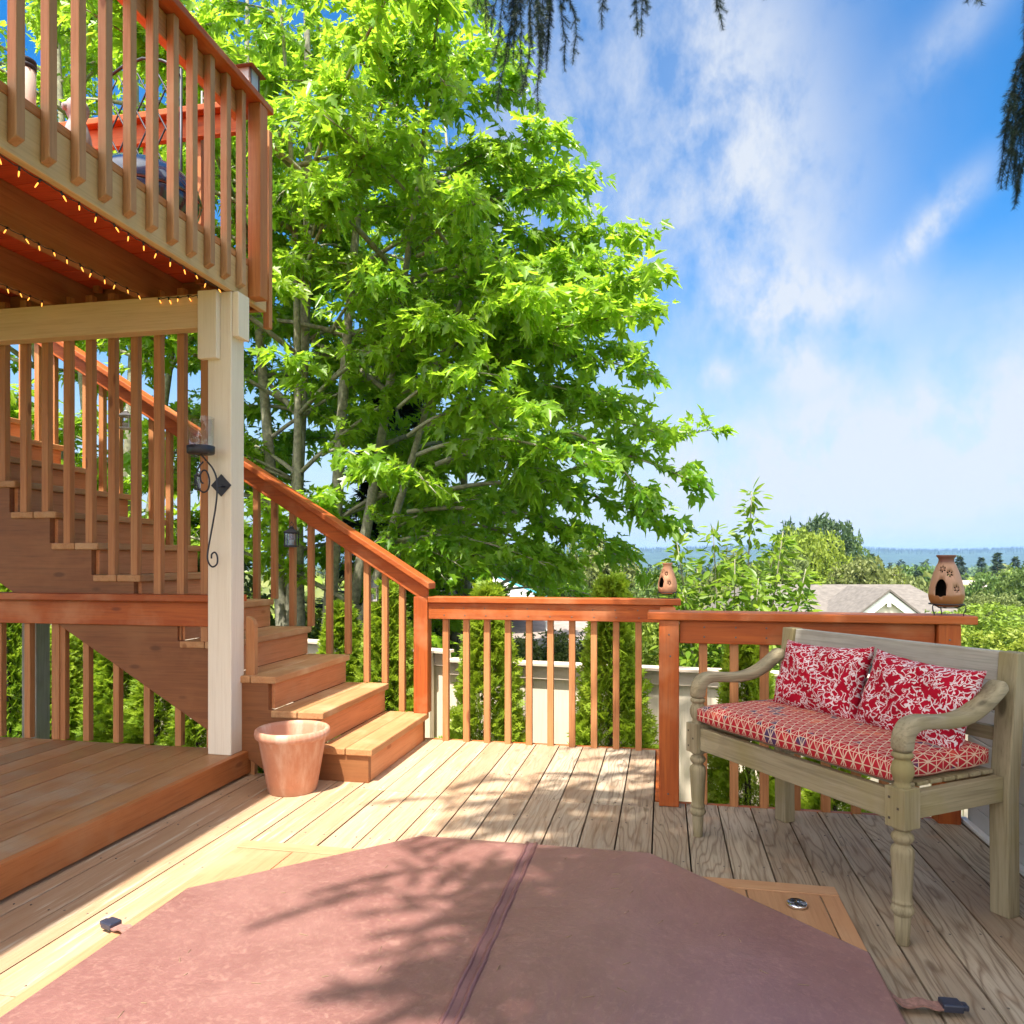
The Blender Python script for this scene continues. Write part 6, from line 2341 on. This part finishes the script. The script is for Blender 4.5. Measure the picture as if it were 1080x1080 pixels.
def house_right():
    d = 30.0
    o = at(905, d, ground_z(*at(905, d).xy))
    ang = YAW
    t = thing('house', 'neighbour house with grey shingle roof and small white gable', 'house', tuple(o), ang)
    def zz(py, dd=d): return zpx(py, dd) - o.z
    ridge, eave = zz(621), zz(676, d - 4.0)
    w0, w1 = -5.5, 3.4
    siding = wood('cream_siding', 'X', (.62, .57, .48), (.58, .53, .44), (.45, .40, .33), .7, None, knots=False, vary=.03)
    mb = MB(); mb.box(w0 + .4, w1 - .4, -3.3, 4.0, 0, eave - .02)
    mb.build('walls', siding, t, local=True)
    mb = MB()
    for s, (ya, yb) in ((1, (-4.0, 0.5)), (-1, (5.0, 0.5))):
        mb.add([(w0, ya, eave), (w1, ya, eave), (w1 - 1.1, yb, ridge), (w0 + 1.1, yb, ridge),
                (w0, ya, eave + .16), (w1, ya, eave + .16), (w1 - 1.1, yb, ridge + .16), (w0 + 1.1, yb, ridge + .16)],
               [(0, 1, 2, 3), (4, 5, 6, 7), (0, 1, 5, 4), (1, 2, 6, 5), (2, 3, 7, 6), (3, 0, 4, 7)])
    for x0, x1 in ((w0, w0 + 1.1), (w1, w1 - 1.1)):
        mb.add([(x0, -4.0, eave + .15), (x0, 5.0, eave + .15), (x1, .5, ridge + .15)], [(0, 1, 2)])
    roof = mb.build('roof', shingle('grey_shingle', (.150, .132, .115)), t, local=True, fixn=False)
    # cross gable facing the deck
    gx = -0.90
    yg = -4.3
    apex, base_ = zz(624, 25.7), zz(649, 25.7)
    hw = 36 / 800.0 * 25.7
    mb = MB()
    mb.prism([(gx - hw + .22, base_), (gx + hw - .22, base_), (gx, apex - .14)], lambda a, b, y: (a, y, b), yg + .12, yg + .9)
    g = mb.build('gable_wall', siding, roof, local=True)
    mb = MB()
    mb.prism([(gx - hw, base_ - .10), (gx, apex - .02), (gx + hw, base_ - .10), (gx + hw - .40, base_ - .10), (gx, apex - .32), (gx - hw + .40, base_ - .10)], lambda a, b, y: (a, y, b), yg, yg + .11)
    mb.obox((gx, yg + .03, apex - .32), (.06, 0, 0), (0, .025, 0), (0, 0, .20))
    mb.build('bargeboard', plain('white_trim_board', (.82, .81, .80), .5, var=.03), roof, local=True)
    mb = MB()
    for s in (-1, 1):
        mb.add([(gx, yg - .05, apex + .01), (gx + s * (hw + .1), yg - .05, base_ - .16), (gx + s * (hw + .1), yg + 3.2, base_ - .16), (gx, yg + 3.2, apex + .01),
                (gx, yg - .05, apex + .09), (gx + s * (hw + .1), yg - .05, base_ - .08), (gx + s * (hw + .1), yg + 3.2, base_ - .08), (gx, yg + 3.2, apex + .09)],
               [(0, 1, 2, 3), (4, 5, 6, 7), (0, 1, 5, 4), (1, 2, 6, 5), (2, 3, 7, 6), (3, 0, 4, 7)])
    mb.build('gable_roof', shingle('grey_shingle_gable', (.150, .132, .115)), roof, local=True)
    for k in range(3):
        mb = MB(); mb.box(-4 + k * 2.6, -2.7 + k * 2.6, -3.36, -3.302, eave - 1.6, eave - .5)
        mb.build('window', plain('dark_window', (.05, .06, .08), .1), t, local=True)


def house_mid():
    d = 15.5
    o = at(600, d, ground_z(*at(600, d).xy))
    t = thing('house', 'neighbour house with pale pinkish roof seen through the far railing', 'house', tuple(o), YAW - 0.12)
    def zz(py, dd=d): return zpx(py, dd) - o.z
    ridge, eave = zz(640, d + 1.5), zz(681, d - 1.6)
    w0, w1 = -2.9, 2.3
    mb = MB(); mb.box(w0 + .3, w1 - .3, -1.3, 3.8, 0, eave - .02)
    mb.build('walls', plain('pale_siding', (.55, .50, .44), .7, var=.05), t, local=True)
    mb = MB()
    for (ya, yb) in ((-1.7, 1.5), (4.6, 1.5)):
        mb.add([(w0, ya, eave), (w1, ya, eave), (w1, yb, ridge), (w0, yb, ridge), (w0, ya, eave + .13), (w1, ya, eave + .13), (w1, yb, ridge + .13), (w0, yb, ridge + .13)],
               [(0, 1, 2, 3), (4, 5, 6, 7), (0, 1, 5, 4), (1, 2, 6, 5), (2, 3, 7, 6), (3, 0, 4, 7)])
    r_ = mb.build('roof', shingle('pinkish_shingle', (.27, .22, .19)), t, local=True)
    mb = MB(); mb.box(w0, w1, -1.80, -1.705, eave - .04, eave + .13)
    mb.build('gutter', plain('grey_gutter', (.25, .25, .26), .5), r_, local=True)
    mb = MB(); mb.box(-1.5, -.4, -1.36, -1.302, eave - 1.5, eave - .4)
    mb.build('window', plain('dark_pane', (.05, .06, .08), .1), t, local=True)


def canopy():
    d = 15.0
    o = at(512, d, ground_z(*at(512, d).xy))
    t = thing('garden_canopy', 'pale peaked garden canopy with turquoise edges beyond the far railing', 'canopy', tuple(o), YAW + .2)
    def zz(py): return zpx(py, d) - o.z
    ap, ev = zz(604), zz(629)
    w = 1.05
    mb = MB()
    c = [(-w, -w, ev), (w, -w, ev), (w, w, ev), (-w, w, ev), (0, 0, ap)]
    mb.add(c + [(x, y, z - .03) for x, y, z in c], [(0, 1, 4), (1, 2, 4), (2, 3, 4), (3, 0, 4), (6, 5, 9), (7, 6, 9), (8, 7, 9), (5, 8, 9), (0, 5, 6, 1), (1, 6, 7, 2), (2, 7, 8, 3), (3, 8, 5, 0)])
    mb.build('cover', plain('pale_fabric', (.40, .38, .37), .8, var=.04), t, local=True)
    mb = MB()
    for i in range(4):
        mb.tube([c[i], c[4]], .028, 6)
        mb.tube([c[i], c[(i + 1) % 4]], .032, 6)
    mb.build('edge_trim', plain('turquoise', (.04, .30, .38), .5), t, local=True)
    for i in range(4):
        x, y = c[i][0] * .95, c[i][1] * .95
        mb = MB(); mb.tube([(x, y, 0), (x, y, ev)], .03, 8)
        mb.build('pole', plain('white_pole', (.6, .6, .6), .5), t, local=True)


house_right(); house_mid(); canopy()
for i, (px, d, w, py, lab) in enumerate([(1008, 95, 6, 612, 'small pale house among the trees right of the brown lantern'), (936, 150, 7, 606, 'tiny white house in the valley above the grey roof')]):
    b = gat(px, d)
    h = zpx(py, d) - b[2]
    t = thing('house', lab, 'house', b, YAW + .3 * i)
    mb = MB(); mb.box(-w / 2, w / 2, -2.5, 2.5, 0, h - 1.6)
    mb.build('walls', plain('white_siding', (.62, .60, .57), .7), t, local=True)
    mb = MB(); mb.prism([(-2.9, h - 1.65), (2.9, h - 1.65), (0, h)], lambda a, c, x: (x, a, c), -w / 2 - .3, w / 2 + .3)
    mb.build('roof', shingle('far_roof', (.34, .28, .25)), t, local=True)
    mb = MB(); mb.box(-.8, .8, -2.56, -2.502, h - 3.4, h - 2.2)
    mb.build('window', plain('far_pane', (.06, .07, .09), .2), t, local=True)

# ------------------------------------------------------------------ the big conifer overhead, behind the viewpoint
def needle_twig(n, length, width, core, seed):
    """a length of twig clothed all round with needles"""
    v, f_ = [], []
    r = np.random.RandomState(seed)
    for k in range(n):
        u = k / (n - 1)
        a = k * 2.4 + r.normal(0, .2)
        L = length * (1.1 - .45 * u) * r.uniform(.8, 1.15)
        d = np.array([math.cos(a), .85, math.sin(a)]); d /= np.linalg.norm(d)
        s = np.cross(d, r.normal(size=3)); s = s / np.linalg.norm(s) * width
        b = np.array([0, u * .94, 0])
        n0 = len(v)
        v += [tuple(b - s), tuple(b + s), tuple(b + d * L)]
        f_.append([n0, n0 + 1, n0 + 2])
    n0 = len(v)
    v += [(-core, 0, 0), (core, 0, 0), (core * .4, 1, 0), (-core * .4, 1, 0), (0, 0, -core), (0, 0, core), (0, 1, core * .4), (0, 1, -core * .4)]
    f_ += [[n0, n0 + 1, n0 + 2, n0 + 3], [n0 + 4, n0 + 5, n0 + 6, n0 + 7]]
    return v, f_


def overhead_conifer():
    r = np.random.RandomState(19)
    bx, by = 0.72, -2.0
    base = (bx, by, -1.45)
    t = thing('fir_tree', 'big dark fir whose drooping branch tips hang into the top of the photo', 'tree', base)
    tw = MB()
    tw.tube([(bx, by, -1.6), (bx, by, 3), (bx - .04, by + .02, 7), (bx - .05, by + .05, 11.0)], [.24, .20, .13, .02], 12)
    sets = {'fine': ([], [], [], [], []), 'full': ([], [], [], [], [])}

    def put(kind, p, y, s):
        q = sets[kind]
        q[0].append(p); q[1].append(y); q[2].append(r.normal(size=3)); q[3].append(s); q[4].append(r.uniform(0, 1))

    def strand(q, length, dirn, seg, kind, sides=1.5):
        """a drooping branchlet: a chain of clothed twigs with short side twigs"""
        p = np.array(q, float); d = np.array(dirn, float); d /= np.linalg.norm(d)
        m_ = max(2, int(length / seg))
        for i in range(m_):
            d = d + np.array([r.normal(0, .10), r.normal(0, .10), -.20]); d /= np.linalg.norm(d)
            put(kind, p.copy(), d.copy(), seg * 1.12)
            if i < m_ - 1:
                for s in range(int(sides + r.uniform(0, 1))):
                    if kind == 'fine':
                        az_ = r.uniform(0, 2 * PI)
                        sd = d * .75 + np.array([math.cos(az_), math.sin(az_), 0]) * .75; sd[2] -= .15
                    else:
                        sd = d * .8 + r.normal(0, .60, 3); sd[2] -= .3
                    put(kind, p + d * seg * r.uniform(.1, .9), sd, seg * r.uniform(.75, 1.35) * (1 - .55 * i / m_))
            p = p + d * seg

    def limb(a, b, sag, n, droop, kind='full', seg=.13, start=0.22):
        c = bez(a, b, sag, 16)
        tw.tube(c, list(np.linspace(.045, .006, 16)), 6)
        L = np.linalg.norm(c[-1] - c[0])
        ax = (c[-1] - c[0]) / L
        lat = np.cross(ax, [0, 0, 1]); lat /= np.linalg.norm(lat)
        for j in range(n):
            u = start + (1 - start) * r.uniform(0, 1)
            k = u * 15; i0 = min(int(k), 14)
            q = c[i0] + (c[i0 + 1] - c[i0]) * (k - i0)
            s = r.choice([-1, 1])
            # the side towards the house has been thinned, so the sun gets through there
            gx_, gy_ = q[0] + .065 * q[2], q[1] + .45 * q[2]
            keep = 1.0 if gx_ > -.45 else (.8 if gy_ > 1.95 else .25) if gx_ > -1.3 else (.4 if gy_ > 2.9 else .05)
            if r.uniform() > keep: continue
            strand(q, droop * r.uniform(.5, 1.15), lat * s * .9 + ax * .5 + np.array([0, 0, -.12]), seg, kind)
        return c
    trunk = np.array([bx - .02, by, 0])
    for i in range(100):
        z = 4.0 + 5.6 * i / 99
        az = i * 2.4 + r.uniform(-.3, .3)
        L = (3.7 - 0.24 * (z - 4)) * r.uniform(.72, 1.1)
        if math.sin(az) > .15 and math.cos(az) > -.5: L *= 1.7
        def tip_of(L): return trunk + np.array([math.cos(az) * L, math.sin(az) * L, z - .20 * L])
        tip = tip_of(L)
        # the crown is thin and one-sided towards the house
        if tip[0] + .1 * tip[2] < -.45:
            L *= .62 if math.sin(az) > .35 else .40
            tip = tip_of(L)
            if tip[0] + .1 * tip[2] < -1.05: continue
        if tip[1] < -3.3 and r.uniform() < .5: continue
        d = -tip[0] * math.sin(YAW) + tip[1] * math.cos(YAW)
        for _ in range(14):
            if not (d > -.4 and tip[2] - .9 < CAM_H + .80 * max(d, 0)): break
            L *= .92; tip = tip_of(L)
            d = -tip[0] * math.sin(YAW) + tip[1] * math.cos(YAW)
        else:
            continue
        limb(trunk + np.array([0, 0, z]), tip, .15, int(20 * L) + 4, .8)
    # a few thin limbs on the side of the house whose tips dapple the cover and the deck
    for (tx, ty, tz) in [(-1.45, .35, 5.6), (-1.10, .10, 5.2), (-1.35, -.25, 6.0), (-.85, .55, 5.0), (-1.05, .95, 5.6), (-1.2, 1.35, 5.9), (-.75, 1.6, 5.8), (-.6, 1.2, 5.2), (-1.5, .8, 6.4), (-.9, -.4, 5.4)]:
        limb(trunk + np.array([0, 0, tz + .5]), np.array([tx, ty, tz]), .15, 26, .55, 'full', .12, .45)
    reach = []
    # limbs that reach out over the deck and show their tips at the top of the photo
    for (a, b, sag) in [(4.9, atp(575, -75, 3.9), .35), (5.3, atp(700, -60, 3.8), .3), (4.6, atp(1085, -10, 3.5), .2), (4.9, atp(1150, 40, 3.3), .2)]:
        reach.append(limb(trunk + np.array([0, 0, a]), np.array(b), sag, 12, .25, 'full', .10, .45))
    hang = [(505, -15, 3.8, .16, .0), (512, -15, 3.8, .24, .0), (528, -30, 3.8, .40, .02), (535, -25, 3.8, .52, .0), (542, -40, 3.85, .78, -.01), (550, -30, 3.8, .66, -.02), (558, -25, 3.8, .74, -.03), (565, -35, 3.85, .60, .02), (568, -30, 3.75, .84, -.06),
            (575, -30, 3.8, .46, .03), (582, -25, 3.8, .40, .05), (588, -20, 3.85, .44, .05), (595, -35, 3.8, .60, .0), (560, -20, 3.9, .40, .05), (540, -30, 3.85, .5, .0), (552, -25, 3.9, .5, .03), (572, -35, 3.85, .5, .0), (548, -35, 3.8, .4, -.04), (580, -30, 3.85, .52, -.01), (563, -30, 3.8, .45, -.01),
            (640, -28, 3.8, .30, .0), (643, -25, 3.8, .2, -.02), (668, -22, 3.8, .30, .04), (676, -25, 3.75, .33, .0), (683, -20, 3.8, .2, .03), (752, -26, 3.8, .33, .01), (758, -22, 3.8, .2, -.02), (810, -30, 3.8, .16, .0), (1030, -24, 3.4, .14, .04),
            (1085, 35, 3.3, .50, -.10), (1078, 70, 3.35, .52, -.10), (1090, 90, 3.3, .48, -.13), (1072, 85, 3.4, .54, -.06), (1095, 60, 3.3, .6, -.12), (1080, 45, 3.35, .42, -.04), (1088, 20, 3.3, .6, -.05), (1083, 110, 3.35, .40, -.1), (1072, 70, 3.3, .48, -.03), (1064, 120, 3.35, .40, -.03),
            (1090, 130, 3.3, .4, -.10), (1078, 130, 3.35, .36, -.06), (1092, 40, 3.35, .55, -.08), (1098, 100, 3.3, .45, -.10), (1086, 75, 3.35, .5, -.05)]
    for hi, (px, py, d, ln, dx) in enumerate(hang):
        p0 = np.array(atp(px, py, d))
        allp = np.concatenate(reach)
        allp = allp[allp[:, 2] > p0[2] + .05]
        q0 = allp[np.argmin(np.linalg.norm(allp - p0, axis=1) + r.uniform(0, .25, len(allp)))]
        tw_ = bez(q0, p0, .10, 8)
        tw.tube(tw_, list(np.linspace(.007, .0025, 8)), 5)
        for a_, b_ in zip(tw_[:-1], tw_[1:]):
            L_ = np.linalg.norm(b_ - a_)
            for m__ in range(max(1, int(L_ / .07))):
                put('fine', a_ + (b_ - a_) * (m__ * .07 / L_), b_ - a_, .08)
        strand(p0, ln, np.array([dx * 2.2 + r.normal(0, .10), r.normal(0, .10), -1.0]), 0.070, 'fine', 1.7)
    tw.build('trunk', darkbark, t)
    v, f_ = needle_twig(40, .32, .060, .035, 2)
    scatter('crown', v, f_, *sets['full'], needleD, t, base)
    v, f_ = needle_twig(64, .46, .014, .022, 3)
    scatter('branch_tips', v, f_, *sets['fine'], needleD, t, base)


overhead_conifer()

# ------------------------------------------------------------------ air between here and the hills
def haze():
    mb = MB()
    mb.box(-5200, 5200, -5200, 5200, -60, 75)
    m = bpy.data.materials.new('air')
    m.use_nodes = True
    nt = m.node_tree
    for n in list(nt.nodes): nt.nodes.remove(n)
    out = nt.nodes.new('ShaderNodeOutputMaterial')
    pv = nt.nodes.new('ShaderNodeVolumePrincipled')
    pv.inputs['Color'].default_value = (0.30, 0.55, 1.0, 1)
    pv.inputs['Density'].default_value = HAZE
    pv.inputs['Anisotropy'].default_value = 0.0
    nt.links.new(pv.outputs[0], out.inputs['Volume'])
    o = mb.build('haze', m, kind='stuff')
    tag(o, 'thin blue summer haze over the valley', 'haze')


HAZE = 0.00017
haze()
